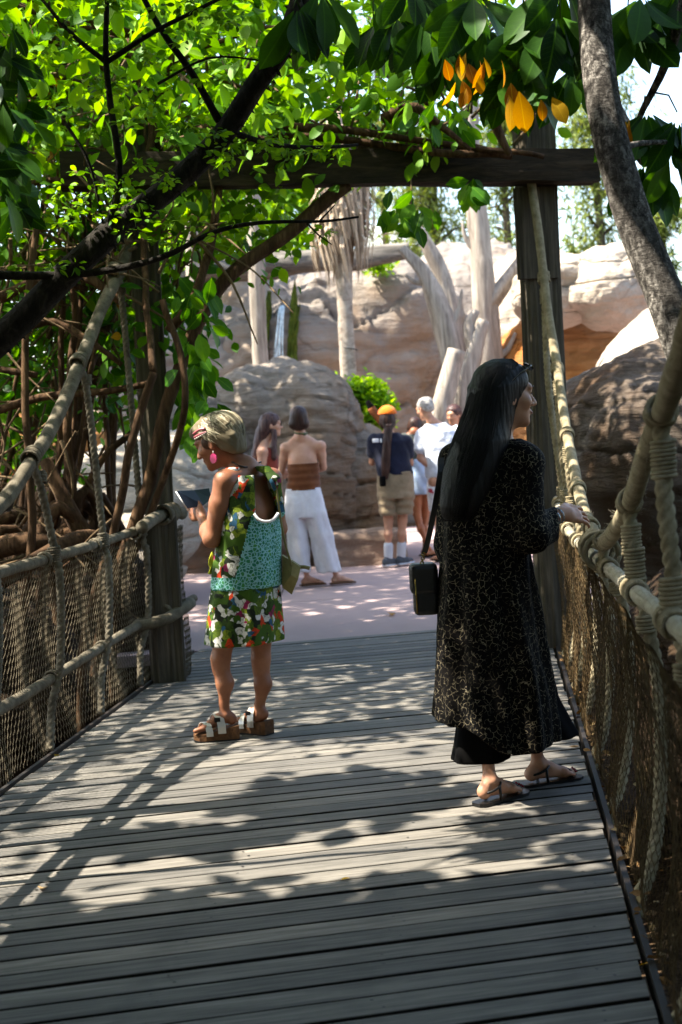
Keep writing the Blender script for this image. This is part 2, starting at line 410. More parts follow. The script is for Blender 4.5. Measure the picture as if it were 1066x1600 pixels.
# ---------------- right railing
rr_ = thing('rope_railing', (XR(6), 6, 0), 'pale sisal rope railing with brown netting along the right side', 'railing')
o1 = np.array([XR(6), 6, 0])
def pR(Y, z, o=.08): return np.array([XR(Y) + o, Y, z])
zr = [(9.02, 3.08, -.02), (8.9, 2.62, .02), (8.72, 2.1, .05), (8.45, 1.78, .075), (7.8, 1.396, .08), (6.95, 1.11, .08), (6.4, 1.0, .08), (5.9, .95, .08), (5.4, .955, .07), (4.9, 1.02, .07), (4.25, 1.167, .08), (3.75, 1.319, .08), (3.22, 1.458, .08), (2.6, 1.66, .08), (1.6, 2.05, .08), (.4, 2.6, .08), (-1.0, 3.1, .08)]
SR = np.array([pR(*q) for q in zr])
addpart('suspension_rope', served(SR, .028, .009, .07, 14, .003, 4), M_ROPER, rr_, o1)
hzR = lambda Y: float(np.interp(-Y, [-q[0] for q in zr], [q[1] for q in zr]))
hoR = lambda Y: float(np.interp(-Y, [-q[0] for q in zr], [q[2] for q in zr]))
RRP = [pR(9.0, .95, .06), pR(8.2, .88, .05), pR(7.33, .845, .06), pR(6.2, .86, .07), pR(4.97, .885), pR(4.08, .907), pR(3.15, .936), pR(2, .95), pR(0, .95), pR(-1, .95)]
addpart('top_rail', served(RRP, .025, .008, .05, 14, .003, 5), M_RAILR, rr_, o1)
_rr = np.array(RRP)[::-1]
def railR(Y): return np.array([np.interp(Y, _rr[:, 1], _rr[:, 0]), Y, np.interp(Y, _rr[:, 1], _rr[:, 2])])
for Y in (8.8, 8.4, 7.7, 6.9, 6.1, 5.25, 4.25, 3.35, 2.45, 1.5):
    zt = hzR(Y); ot = hoR(Y)
    P = [pR(Y + .03, zt - .03, ot), pR(Y + .01, (zt + .95) / 2 if zt > 1.1 else .90, ot), pR(Y, .84, .11), pR(Y - .01, .6, .14), pR(Y - .02, .3, .13), pR(Y - .05, .08, .09), pR(Y - .08, .0, .05), pR(Y - .09, -.06, .04)]
    h = addpart('hanger_rope', twisted(P, .0215, .10), M_ROPER, rr_, o1)
    td = np.array([KB, 1, (hzR(Y + .1) - hzR(Y - .1)) / .2])
    mb = LB(); mb.add(*coil(pR(Y + .03, zt, ot), td, .034, .006, 6)); mb.add(*coil(pR(Y + .02, zt - .11, ot), (0, 0, 1), .026, .0055, 9 if zt > 1.05 else 2)); mb.build('lashing', M_ROPER, h, o1)
    mb = LB(); mb.add(*coil(railR(Y + .05), (KB, 1, 0), .032, .006, 4)); mb.add(*coil(railR(Y - .07), (KB, 1, 0), .032, .006, 6))
    if zt > 1.1: mb.add(*coil(pR(Y, .985, .085), (0, 0, 1), .027, .006, 9))
    mb.add(*coil(pR(Y, .80, .11), (0, 0, 1), .026, .006, 5)); mb.build('lashing', M_ROPER, h, o1)
# the place where the sagging rope is bound to the rail
P = [pR(5.95, .955, .07), pR(5.7, .94, .075), pR(5.45, .945, .07)]
for yy_, tt_ in ((5.72, 7), (5.45, 5)): mb = MB(); mb.add(*coil(railR(yy_) * .5 + pR(yy_, hzR(yy_), .073) * .5, (KB, 1, 0), .064, .008, tt_ + 2)); mb.build('binding', M_ROPER, rr_).location = -o1
def netR(sgn, ph):
    def f(u, v):
        Y = u; z = .0 + v * .86
        fold = .026 * np.sin(Y * 7.4 + ph + 1.2 * v) + .022 * np.sin(Y * 15.5 + 2 * ph - 1.5 * v)
        bul = .03 + .055 * np.sin(math.pi * np.clip(v * .9 + .05, 0, 1)) + fold * np.clip(v * 4, 0, 1) * np.clip((1.02 - v) * 5, 0, 1) + sgn
        return np.stack([XR(Y) + bul, Y + .03 * np.sin(v * 6 + Y * 4), z], -1) - o1
    return f
hexnet(netR(0, 0.), -1.0, 9.3, 30, .026, .0014, 'net', M_NETR, rr_)

# loose fibres standing off the sisal
def fibres(paths, n, r, parent, off, mat, y1=7.2):
    mb = MB()
    for k in range(n):
        P_ = paths[random.randrange(len(paths))]; i = random.randrange(len(P_) - 1); p = P_[i] + (P_[i + 1] - P_[i]) * random.random()
        if p[1] > y1: continue
        d = RNG.normal(0, 1, 3); d /= np.linalg.norm(d); t_ = RNG.normal(0, 1, 3) * .6; L = random.uniform(.006, .022)
        mb.tube([p + d * r * .9, p + d * (r + L * .5) + t_ * L * .3, p + d * (r + L * .7) + t_ * L * .9], [.0006, .0005, .0003], 3, cap=False)
    o = mb.build('loose_fibres', mat, parent); o.location = -off; o['kind'] = 'stuff'
fibres([SR[6:14], np.array(RRP[3:8])], 2600, .026, rr_, o1, M_RAILR)

# ================================================================ TIMBER GATEWAY
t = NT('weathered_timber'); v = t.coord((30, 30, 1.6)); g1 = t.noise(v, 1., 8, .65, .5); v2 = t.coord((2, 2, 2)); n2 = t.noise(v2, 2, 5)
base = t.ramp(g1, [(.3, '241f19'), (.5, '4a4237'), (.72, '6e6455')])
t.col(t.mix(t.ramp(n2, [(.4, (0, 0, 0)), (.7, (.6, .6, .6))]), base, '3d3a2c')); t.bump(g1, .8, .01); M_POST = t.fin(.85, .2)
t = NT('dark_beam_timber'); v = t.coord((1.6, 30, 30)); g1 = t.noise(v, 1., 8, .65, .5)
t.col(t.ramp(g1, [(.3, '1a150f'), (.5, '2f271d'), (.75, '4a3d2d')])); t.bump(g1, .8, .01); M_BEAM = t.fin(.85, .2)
gate = thing('timber_gateway', (0, 9, 0), 'dark timber gateway of two posts and a crossbeam at the bridge end', 'gateway')
og = np.array([0, 9., 0])
def rough_post(cx, cy, z0, z1, wx, wy, ang, name, parent, off, mat, seed=0, grooves=3):
    """square-hewn post with checks and wavering faces"""
    sec = []; N = 10
    for s in range(4):
        for q in range(N):
            f = q / N * 2 - 1; p = [(f, -1), (1, f), (-f, 1), (-1, -f)][s]; sec.append(p)
    sec = np.array(sec, float); sec *= (1 - .06 * (np.abs(sec).min(1) ** 6))[:, None]
    zs = np.linspace(z0, z1, 40); V = []
    for z in zs:
        q = sec * [wx / 2, wy / 2]
        P3 = np.c_[sec * 3.0, np.full(len(sec), z * .35)]
        d = 1 - .05 * np.clip(fbm(P3 * 1.7, 3, seed), -1, 1) - .10 * np.clip(fbm(np.c_[sec * 6, np.full(len(sec), z * .2)], 2, seed + 9) - .35, 0, 1)
        q = q * d[:, None]; c, s_ = math.cos(ang), math.sin(ang)
        q = np.c_[q[:, 0] * c - q[:, 1] * s_ + cx, q[:, 0] * s_ + q[:, 1] * c + cy, np.full(len(q), z)]; V.append(q)
    k = len(sec); V = np.concatenate(V); F = []
    for i in range(len(zs) - 1):
        for j in range(k): F.append((i * k + j, i * k + (j + 1) % k, (i + 1) * k + (j + 1) % k, (i + 1) * k + j))
    F += [tuple(range(k))[::-1], tuple(range((len(zs) - 1) * k, len(zs) * k))]
    return mk(name, V - off, F, mat, parent, False)
pl = aty(237, 600, 8.85); pr = aty(852, 600, 9.15)
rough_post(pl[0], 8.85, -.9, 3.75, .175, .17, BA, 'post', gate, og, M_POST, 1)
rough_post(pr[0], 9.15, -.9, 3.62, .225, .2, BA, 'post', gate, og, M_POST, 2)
rough_post(pr[0] - .03, 9.05, 2.35, 2.92, .26, .06, BA, 'cleat', gate, og, M_POST, 5)
def rough_beam(a_, b_, h, w, name, parent, off, mat, seed):
    a_ = np.asarray(a_, float); b_ = np.asarray(b_, float); d = b_ - a_; L = np.linalg.norm(d); d /= L
    s = np.cross(d, [0, 0, 1]); s /= np.linalg.norm(s); u = np.cross(s, d); V = []; N = 40; k = 16
    for i in range(N + 1):
        p = a_ + d * L * i / N
        for j in range(k):
            th = j / k * 2 * math.pi + .001; e = max(abs(math.cos(th)), abs(math.sin(th))); x, z = math.cos(th) / e, math.sin(th) / e
            q = 1 - .07 * float(fbm(np.array([i * .35, x * 2, z * 2 + seed]), 3, seed))
            V.append(p + s * x * w / 2 * q + u * z * h / 2 * q)
    F = [(i * k + j, i * k + (j + 1) % k, (i + 1) * k + (j + 1) % k, (i + 1) * k + j) for i in range(N) for j in range(k)]
    F += [tuple(range(k))[::-1], tuple(range(N * k, N * k + k))]
    return mk(name, np.array(V) - off, F, mat, parent, False)
b0 = aty(95, 268, 8.55); b1 = aty(931, 260, 9.02)
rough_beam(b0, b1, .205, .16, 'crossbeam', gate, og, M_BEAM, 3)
# thick dead vine stems lying on the beam are part of the vine (built below)
# short post at the end of the left railing
pe = atz(264, 1062)
rp = thing('railing_post', (pe[0], pe[1], 0), 'short weathered timber post ending the left rope railing', 'post')
rough_post(0, 0, -.7, 1.0, .205, .20, BA, 'post_body', rp, np.zeros(3), M_POST, 8)
mb = MB()
mb.add(*coil((.06, -.04, 1.015), (KB + .25, 1, .05), .050, .013, 6)); mb.tube(spline([(-.06, -.35, .955), (.0, -.15, 1.0), (.09, .06, 1.02), (.13, .14, 1.0)], .02), .038, 10); mb.build('rope_binding', M_ROPEL, rp)
mb = MB(); mb.add(*coil((0.02, -.02, .42), (.35, 1, .0), .05, .017, 4)); mb.tube(spline([(-.16, -.2, .36), (.02, -.15, .39), (.13, .0, .44), (.15, .10, .45)], .02), .036, 8)
mb.build('rope_end', M_ROPEL, rp)
# ================================================================ ROCKS
def rockmat(name, cols, orange=None, sc=1., moss=None):
    t = NT(name); v = t.coord((1, 1, 1)); vs = t.coord((.55, .55, 3.2))
    n1 = t.noise(v, .9 * sc, 8, .6); n2 = t.noise(vs, 2.2 * sc, 9, .68, .6); n3 = t.noise(v, 14 * sc, 6, .7)
    c = t.ramp(n2, [(.30, cols[0]), (.48, cols[1]), (.70, cols[2])])
    c = t.mix(t.ramp(n1, [(.35, (0, 0, 0)), (.65, (.8, .8, .8))]), c, cols[3])
    if orange:
        no = t.noise(t.coord((.8, .8, .5)), 1.1 * sc, 5, .6)
        c = t.mix(t.ramp(no, [(.46, (0, 0, 0)), (.66, (.9, .9, .9))]), c, orange)
    c = t.mix(t.math('MULTIPLY', n3, .3), c, cols[0])
    # thin dark cracks
    vo = t.n('TexVoronoi', feature='DISTANCE_TO_EDGE'); vo.inputs['Scale'].default_value = .9 * sc
    wv = t.n('VectorMath', operation='ADD'); t.l(t.coord((.7, .7, 2.2)), wv.inputs[0]); nn = t.n('TexNoise'); nn.inputs['Scale'].default_value = 1.6; t.l(v, nn.inputs['Vector']); t.l(nn.outputs['Color'], wv.inputs[1]); t.l(wv.outputs[0], vo.inputs['Vector'])
    ck = t.ramp(vo.outputs[0], [(0, (.85, .85, .85)), (.03, (0, 0, 0))])
    c = t.mix(t.math('MULTIPLY', t.math('MULTIPLY', ck, .6), t.ramp(t.noise(v, 1.3, 3), [(.45, (0, 0, 0)), (.6, (1, 1, 1))])), c, '4a3c32')
    if moss: c = t.mix(t.ramp(t.noise(v, 1.7, 4), [(.5, (0, 0, 0)), (.62, (.8, .8, .8))]), c, moss)
    t.col(c)
    h = t.math('ADD', t.math('MULTIPLY', n2, .8), t.math('MULTIPLY', n3, .25)); t.bump(h, 1., .14); return t.fin(.9, .12)
R_TAN = rockmat('tan_rock', ['453d37', '80756a', '9f958a', '8b8074'], '8f7357')
R_PINK = rockmat('pinkish_rock', ['5c4c42', '94806f', 'ad9987', 'a68c7b'], None, .8)
R_ORANGE = rockmat('orange_rock', ['7d5029', 'a97845', 'c19a70', 'a87f5d'], 'b06a24', .8)
R_PALE = rockmat('pale_sandstone', ['857869', 'ada192', 'c6bcae', 'b1a494'], None, .7)
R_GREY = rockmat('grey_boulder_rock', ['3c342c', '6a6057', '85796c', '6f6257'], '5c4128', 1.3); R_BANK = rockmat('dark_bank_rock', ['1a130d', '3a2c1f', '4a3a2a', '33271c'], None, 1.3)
R_CLIFF = rockmat('cliff_rock', ['4f4741', '8a8078', 'aaa299', '8f877e'], '9c7f60', .6)
def cubesphere(n):
    g = np.tan(np.linspace(-math.pi / 4, math.pi / 4, n)); U, W = np.meshgrid(g, g, indexing='ij'); one = np.ones_like(U); V = []; F = []
    for k, q in enumerate([(one, U, W), (-one, -U, W), (-U, one, W), (U, -one, W), (-W, U, one), (W, U, -one)]):
        p = np.stack(q, -1).reshape(-1, 3); V.append(p / np.linalg.norm(p, axis=1)[:, None])
        a_ = np.arange(n * n).reshape(n, n) + k * n * n; F.append(np.stack([a_[:-1, :-1], a_[1:, :-1], a_[1:, 1:], a_[:-1, 1:]], -1).reshape(-1, 4))
    return np.concatenate(V), np.concatenate(F)
CS = {n: cubesphere(n) for n in (26, 44, 76)}
def rock_shape(c, size, seed, n=76, box=2.6, amp=.16, strata=.06, sf=3.2, rot=0, mod=None):
    D, F = CS[n]; size = np.asarray(size, float)
    k = (np.abs(D) ** box).sum(1) ** (-1 / box); P = D * k[:, None]
    W = P * size
    low = fbm(D * 1.5 + seed * 3.1, 3, seed); mid = fbm(W * 1.4 / max(size.mean(), .4) * 1.6 + seed, 5, seed + 5, 2.1, .62)
    zz = W[:, 2] * sf + .8 * fbm(W * .8 + seed, 2, seed + 3); fr = zz - np.floor(zz); lay = vnoise(np.stack([np.floor(zz), 0 * zz, 0 * zz + seed], -1), 2)
    st = lay * 1.1 - np.exp(-((fr - .02) / .05) ** 2) * 1.1 + .25 * fbm(W * np.array([2, 2, 9]), 3, seed + 21)
    W = W * (1 + amp * low + amp * .34 * mid - amp * .22 * np.clip(.10 - np.abs(fbm(W * .7 + seed * 2, 2, seed + 8)), 0, 1) / .10)[:, None]
    hd = D.copy(); hd[:, 2] *= .2; W = W + hd * (strata * st)[:, None]
    if mod is not None: W = mod(W)
    c_, s_ = math.cos(rot), math.sin(rot)
    W = np.c_[W[:, 0] * c_ - W[:, 1] * s_, W[:, 0] * s_ + W[:, 1] * c_, W[:, 2]]
    return W + np.asarray(c), F
def rock(name, c, size, seed, mat, label, **kw):
    base = np.array([c[0], c[1], max(0, c[2] - size[2])]); V, F = rock_shape(c, size, seed, **kw)
    o = mk(name, V - base, F, mat); o.location = base; tag(o, label, 'rock'); return o
def pxs(w, Y): return w * Y / FOC
# middle boulder behind the two women
c = aty(448, 700, 17.2); rock('boulder', (c[0], 17.2, .85), (1.02, 1.2, 1.62), 3, R_TAN, 'tall rounded layered boulder behind the woman in white trousers', amp=.10, strata=.045, sf=4.5)
c = aty(325, 700, 16.6); rock('boulder', (c[0] - .1, 16.9, .72), (.98, 1.0, 1.33), 4, R_TAN, 'lower tan boulder behind the blonde woman', amp=.12)
c = aty(548, 780, 16.5); rock('boulder', (c[0], 17.0, .55), (.62, .8, 1.02), 5, R_TAN, 'squat layered boulder left of the person in khaki shorts', amp=.08)
c = aty(572, 860, 15.9); rock('stone_ledge', (c[0] - .05, 16.15, .10), (.52, .35, .28), 6, R_PINK, 'low stone ledge with a flat top beside the khaki shorts', box=6, amp=.05, strata=.015, n=26)
# left garden wall, pale and sunlit
def leanback(k_):
    def f(W): W = W.copy(); W[:, 1] += W[:, 2] * k_; W[:, 0] += W[:, 2] * k_ * .55; return W
    return f
c = aty(150, 690, 12.6); rock('rock_wall', (c[0] - .25, 13.3, .55), (1.05, .7, 1.0), 7, R_PALE, 'sunlit pale sloping rock seen between the vines on the left', amp=.08, mod=leanback(.8))
c = aty(30, 640, 13.2); rock('rock_wall', (c[0] - .5, 14.2, .75), (1.3, .8, 1.3), 27, R_ORANGE, 'orange rock wall behind the vines at the left edge', amp=.10)
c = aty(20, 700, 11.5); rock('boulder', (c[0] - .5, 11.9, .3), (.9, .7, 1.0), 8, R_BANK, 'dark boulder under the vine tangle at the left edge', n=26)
# rear cliff
c = aty(520, 560, 24.); rock('cliff', (c[0] - .1, 25.2, 1.7), (2.15, 2.0, 2.75), 9, R_CLIFF, 'pinkish rear cliff behind the palm trunk', amp=.12, strata=.08, sf=1.1, box=3.6)
c = aty(690, 560, 25.); rock('cliff', (c[0] + .2, 26.2, 1.85), (2.0, 1.9, 3.1), 10, R_CLIFF, 'sunlit cliff behind the leaning dead trunks', amp=.14, strata=.06, sf=1.3, mod=leanback(.35))
c = aty(330, 560, 24.); rock('cliff', (c[0] - .5, 25.0, 1.5), (2.0, 1.8, 2.35), 11, R_CLIFF, 'grey shaded cliff left of the small waterfall', amp=.12, strata=.05, sf=1.5)
c = aty(840, 520, 25.); rock('cliff', (c[0] + .2, 25.8, 1.8), (1.5, 1.6, 2.8), 12, R_PALE, 'pale cliff block behind the right gateway post', amp=.10, strata=.04)
# right: overhang with orange recess
c = aty(955, 445, 18.3); rock('overhanging_rock', (c[0], 18.4, c[2] - .02), (.60, .85, .56), 13, R_PALE, 'bulging pale overhanging rock above the orange recess', amp=.10, strata=.03, box=2.2)
c = aty(885, 450, 18.6); rock('overhanging_rock', (c[0] - .1, 18.8, c[2] - .02), (.55, .85, .46), 14, R_PALE, 'smaller pale rock lobe beside the right gateway post', amp=.10, strata=.03, box=2.2)
c = aty(930, 540, 19.4); rock('rock_wall', (c[0], 19.9, 1.3), (1.5, .9, 1.75), 15, R_ORANGE, 'orange hollowed rock wall under the overhang', amp=.08, strata=.03)
c = aty(1052, 560, 13.5); rock('boulder', (c[0] + .22, 14.0, 1.35), (.92, 1.3, 1.32), 16, R_PALE, 'smooth sunlit pale slope behind the leaning trunk', amp=.06, strata=0, box=2.0, rot=.3, mod=leanback(.5))
# near right boulder with an undercut
def under(W):
    k = np.clip((-.05 - W[:, 2]) / .5, 0, 1); W = W.copy(); W[:, 0] += k * .45; W[:, 1] += k * .3; return W
c = aty(1010, 640, 10.2); rock('boulder', (c[0] + .42, 10.7, .9), (1.15, 1.0, 1.15), 17, R_GREY, 'big grey boulder with dark undercut outside the right railing', amp=.10, strata=.03, mod=under, box=2.3)
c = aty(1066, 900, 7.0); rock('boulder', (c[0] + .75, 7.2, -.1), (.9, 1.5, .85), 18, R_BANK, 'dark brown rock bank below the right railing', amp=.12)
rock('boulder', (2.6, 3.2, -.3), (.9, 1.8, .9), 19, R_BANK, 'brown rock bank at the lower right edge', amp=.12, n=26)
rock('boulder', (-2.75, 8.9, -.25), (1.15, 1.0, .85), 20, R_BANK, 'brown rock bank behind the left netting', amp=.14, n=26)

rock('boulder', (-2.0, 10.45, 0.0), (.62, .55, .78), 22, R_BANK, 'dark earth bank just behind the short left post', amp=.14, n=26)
# ---------------- waterfall
M_WATER = plain('falling_water', 'c9d6dc', .12, .5, c2='8fa5b0', scale=22, bump=.6)
M_MOSS = plain('wet_moss', '2c3a12', .9, .1, c2='55601f', scale=12, bump=.8)
w0 = aty(428, 470, 22.9)
wf = thing('waterfall', (w0[0], 22.9, 0), 'thin white waterfall running down the mossy rear cliff', 'waterfall')
mb = MB()
for i in range(9):
    u_ = i / 8 - .5; xs = [.13 + u_ * .05, .11 + u_ * .08, .07 + u_ * .10 + .012 * math.sin(i * 5), .02 + u_ * .15, -.03 + u_ * .22]
    C_ = [(xs[0], .5, 3.66), (xs[1], .12, 3.56), (xs[2] + .01 * math.sin(i * 3), -.02, 3.2), (xs[3] + .012 * math.sin(i * 2), -.08, 2.75), (xs[4], -.12, 2.25)]; s_ = spline(C_, .06)
    mb.tube(s_, .005 + .005 * abs(math.sin(i * 1.7)) + .003 * np.sin(np.arange(len(s_)) * .9 + i), 6)
mb.build('water_strands', M_WATER, wf)
for sx, seed_ in ((-.22, 31), (.24, 33)):
    V, F = rock_shape((0, 0, 0), (.10, .22, .85), seed_, 26, amp=.35, strata=.04); V[:, 0] += sx + V[:, 2] * .12; V[:, 1] += .27; V[:, 2] += 2.85; mk('mossy_rock', V, F, M_MOSS, wf)

# ================================================================ DEAD TRUNKS, PALM, LOG
def barkmat(name, c1, c2, c3, sz=(18, 18, 2.2), b=.8):
    t = NT(name); v = t.coord(sz); n = t.noise(v, 1., 9, .68, .8); n2 = t.noise(t.coord(), 5, 4)
    c = t.ramp(n, [(.3, c1), (.5, c2), (.72, c3)]); t.col(t.mix(t.math('MULTIPLY', n2, .4), c, c1)); t.bump(n, b, .02); return t.fin(.9, .15)
B_DEAD = barkmat('bleached_deadwood', '635a51', '9a9085', 'beb6aa', (14, 14, 1.3), 1.)
B_PALM = barkmat('palm_trunk_bark', '75665a', 'a6998c', 'bfb4a7', (8, 8, 14), .6)
B_LOG = barkmat('grey_log_bark', '2c2926', '66615a', '8d877e', (1.6, 12, 12), 1.)
def limb(pxs_, Y, wpx, name, mat, parent, off, n=18, step=.06, rag=.26, seed=0):
    """pixel path (x, y[, dY]) at depth Y with widths in pixels"""
    P = np.array([aty(q[0], q[1], Y + (q[2] if len(q) > 2 else 0)) for q in pxs_]); P4 = np.c_[P, np.asarray(wpx, float) * Y / FOC / 2]
    S4 = spline(P4, step); L = np.arange(len(S4))
    pr = lambda i, th: 1 + rag * fbm(np.stack([np.cos(th) * 1.6 + 0 * i, np.sin(th) * 1.6 + 0 * i, i * step * 1.2 + seed + 0 * th], -1), 4, seed)
    v, f = tube(S4[:, :3], S4[:, 3], n, True, pr)
    return mk(name, v - off, f, mat, parent)
def wood(name, label, cat, Y, parts, mat, group=None):
    p0 = aty(parts[0][1][0][0], parts[0][1][0][1], Y); off = np.array([p0[0], p0[1], 0.]); r = thing(name, off, label, cat, group)
    for i, (nm, path, w) in enumerate(parts): limb(path, Y, w, nm, mat, r, off, seed=i * 3 + int(p0[0] * 10) % 7)
    return r
wood('dead_tree', 'tall bleached dead trunk right of the palm, with one stub branch', 'tree', 19.5, [
    ('trunk', [(785, 720), (775, 640), (763, 540), (752, 400), (742, 290), (736, 180), (730, 60)], [50, 46, 42, 34, 28, 25, 22]), ('branch', [(768, 560), (792, 548), (806, 520)], [14, 10, 5]), ('branch', [(748, 400), (728, 372), (722, 345)], [10, 7, 3]),
    ('branch', [(762, 480), (785, 450), (815, 405)], [26, 22, 14])], B_DEAD)
wood('dead_tree', 'forked grey dead trunk leaning left against the cliff', 'tree', 18.8, [
    ('trunk', [(735, 700), (716, 590), (694, 500), (664, 430), (628, 388)], [40, 36, 32, 25, 14]), ('branch', [(668, 440), (650, 442), (634, 430)], [12, 8, 4]), ('branch', [(700, 520), (716, 488), (722, 452)], [12, 9, 4]),
    ('branch', [(716, 560, .3), (697, 450, .3), (668, 385, .3), (634, 330, .3)], [28, 23, 18, 9])], B_DEAD)
wood('dead_tree', 'broken dead stump with a pale cut end behind the white shirt', 'tree', 17.8, [
    ('trunk', [(680, 690), (692, 630), (702, 590), (713, 546)], [34, 31, 29, 25])], B_DEAD)
wood('dead_tree', 'short twisted dead snag with a knobbly top behind the dark-haired woman', 'tree', 18.3, [
    ('trunk', [(722, 700), (728, 600), (742, 545), (756, 500)], [36, 30, 24, 18]), ('branch', [(740, 550), (733, 510), (745, 485)], [20, 18, 12])], B_DEAD)
wood('tree_trunk', 'slim grey trunk standing left of the waterfall', 'tree', 21.0, [('trunk', [(408, 600), (406, 540), (402, 450), (398, 360), (395, 250)], [26, 25, 24, 24, 22])], B_DEAD)
wood('tree_trunk', 'slim pale trunk behind the hanging leaves, further left of the waterfall', 'tree', 20.5, [('trunk', [(320, 620), (316, 560), (306, 450), (298, 330)], [24, 22, 22, 20])], B_DEAD)
wood('fallen_log', 'fallen grey log lying along the top of the rear cliff', 'log', 23.0, [('trunk', [(235, 440), (330, 425), (420, 417), (500, 408), (570, 402), (640, 392)], [36, 38, 40, 38, 34, 26])], B_LOG)
palm = wood('palm_tree', 'palm trunk with a skirt of dry hanging fronds', 'palm tree', 18.4, [('trunk', [(560, 720), (552, 650), (543, 560), (537, 430), (532, 300), (526, 150)], [32, 28, 26, 25, 28, 30])], B_PALM)
M_THATCH = barkmat('dry_palm_frond', '7d6a56', 'ad9a85', 'cdbda8', (20, 20, 1.2))
offp = np.array(palm.location)
mb = MB(); rg = random.Random(5)
for i in range(900):
    z0 = rg.uniform(170, 345); a_ = rg.uniform(0, 6.283); cpt = aty(533, z0, 18.4); rr0 = .12 + .1 * rg.random(); rr1 = .22 + .22 * rg.random()
    dz = rg.uniform(.45, 1.0) * (1.0 if z0 > 270 else 1.2)
    A = cpt + np.array([math.cos(a_) * rr0, math.sin(a_) * rr0, 0]); Bp = cpt + np.array([math.cos(a_) * rr1, math.sin(a_) * rr1, -dz * .45]); Cp = cpt + np.array([math.cos(a_ + .2) * rr1 * .85, math.sin(a_ + .2) * rr1 * .85, -dz])
    w = .012 + .012 * rg.random(); s = np.array([-math.sin(a_), math.cos(a_), 0]) * w; nrm = np.array([math.cos(a_), math.sin(a_), 0]) * w * .4
    mb.add(np.array([A - s, A + s, Bp + s, Bp - s, Cp, Bp + nrm]) - offp, [(0, 1, 5), (1, 2, 5), (0, 5, 3), (3, 5, 4), (5, 2, 4)])
sk = mb.build('frond_skirt', M_THATCH, palm, False); sk['kind'] = 'stuff'
for i in range(2):                                   # wire rings on the trunk
    y = (545, 610)[i]; cpt = aty(545 + 5 * i, y, 18.4); mbw = MB(); mbw.add(*coil(cpt - offp, (.2, 0, 1), .115, .006, 1.2)); mbw.build('wire_ring', plain('wire%d' % i, '2b2927', .5), palm)

# ================================================================ LEAVES
def leafmat(name, cols, trans=.45, rough=.5, spec=.22, rib=False):
    """cols: dark, mid, light (random for each leaf); light passes through the blade"""
    t = NT(name); g = t.n('NewGeometry'); oi = t.n('ObjectInfo')
    rnd = t.math('FRACT', t.math('ADD', g.outputs['Random Per Island'], t.math('MULTIPLY', oi.outputs['Random'], 7.31)))
    c = t.ramp(rnd, [(i / (len(cols) - 1), q) for i, q in enumerate(cols)])
    n = t.noise(t.coord(), 9, 3); c = t.mix(t.math('MULTIPLY', n, .45), c, cols[0])
    if rib:
        sx = t.n('SeparateXYZ'); t.l(t.coord(), sx.inputs[0]); ab = t.math('ABSOLUTE', sx.outputs[0]); vein = t.math('ABSOLUTE', t.math('SINE', t.math('MULTIPLY', t.math('SUBTRACT', sx.outputs[1], ab), 38)))
        c = t.mix(t.ramp(ab, [(.006, (.7, .7, .7)), (.018, (0, 0, 0))]), c, cols[-1]); c = t.mix(t.ramp(vein, [(.0, (.35, .35, .35)), (.2, (0, 0, 0))]), c, cols[-1])
    t.col(c)
    t.fin(rough, spec)
    tr = t.n('BsdfTranslucent'); hs = t.n('HueSaturation'); hs.inputs['Saturation'].default_value = 1.25; hs.inputs['Value'].default_value = 1.3; hs.inputs['Hue'].default_value = .485
    t.l(c, hs.inputs['Color']); t.l(hs.outputs[0], tr.inputs['Color'])
    mx = t.n('MixShader'); mx.inputs[0].default_value = trans; t.l(t.b.outputs[0], mx.inputs[1]); t.l(tr.outputs[0], mx.inputs[2]); t.l(mx.outputs[0], t.out.inputs[0]); return t.m
def leaf_tpl(w=.42, fold=.12, curl=.15, rows=3, obov=0.):
    """unit leaf along +y; returns verts, faces (folded along its midrib)"""
    ys = np.linspace(0, 1, rows + 2); V = [(0, 0, 0)]; F = []
    for y in ys[1:-1]:
        h = w / 2 * math.sin(math.pi * min(1, y ** (1 + obov))) ** .75
        z = -curl * y * y; V += [(-h, y, z + fold * h * 2), (0, y, z), (h, y, z + fold * h * 2)]
    V.append((0, 1, -curl)); n = len(V) - 1
    F += [(0, 2, 1), (0, 3, 2)]
    for i in range(rows - 1):
        b = 1 + i * 3; F += [(b, b + 1, b + 4, b + 3), (b + 1, b + 2, b + 5, b + 4)]
    b = 1 + (rows - 1) * 3; F += [(b, b + 1, n), (b + 1, b + 2, n)]
    return np.array(V), F
TPL_S = leaf_tpl(.5, .15, .12, 2); TPL_M = leaf_tpl(.55, .12, .18, 3, .1); TPL_B = leaf_tpl(.40, .10, .22, 7, .45); TPL_N = leaf_tpl(.09, .05, .1, 1)
def basis(D, roll):
    D = D / (np.linalg.norm(D, axis=1)[:, None] + 1e-9); ref = np.where(np.abs(D[:, 2:]) < .92, np.array([[0, 0, 1.]]), np.array([[1., 0, 0]]))
    X = np.cross(D, ref); X /= np.linalg.norm(X, axis=1)[:, None]; Z = np.cross(X, D)
    c, s = np.cos(roll)[:, None], np.sin(roll)[:, None]
    return X * c + Z * s, D, Z * c - X * s
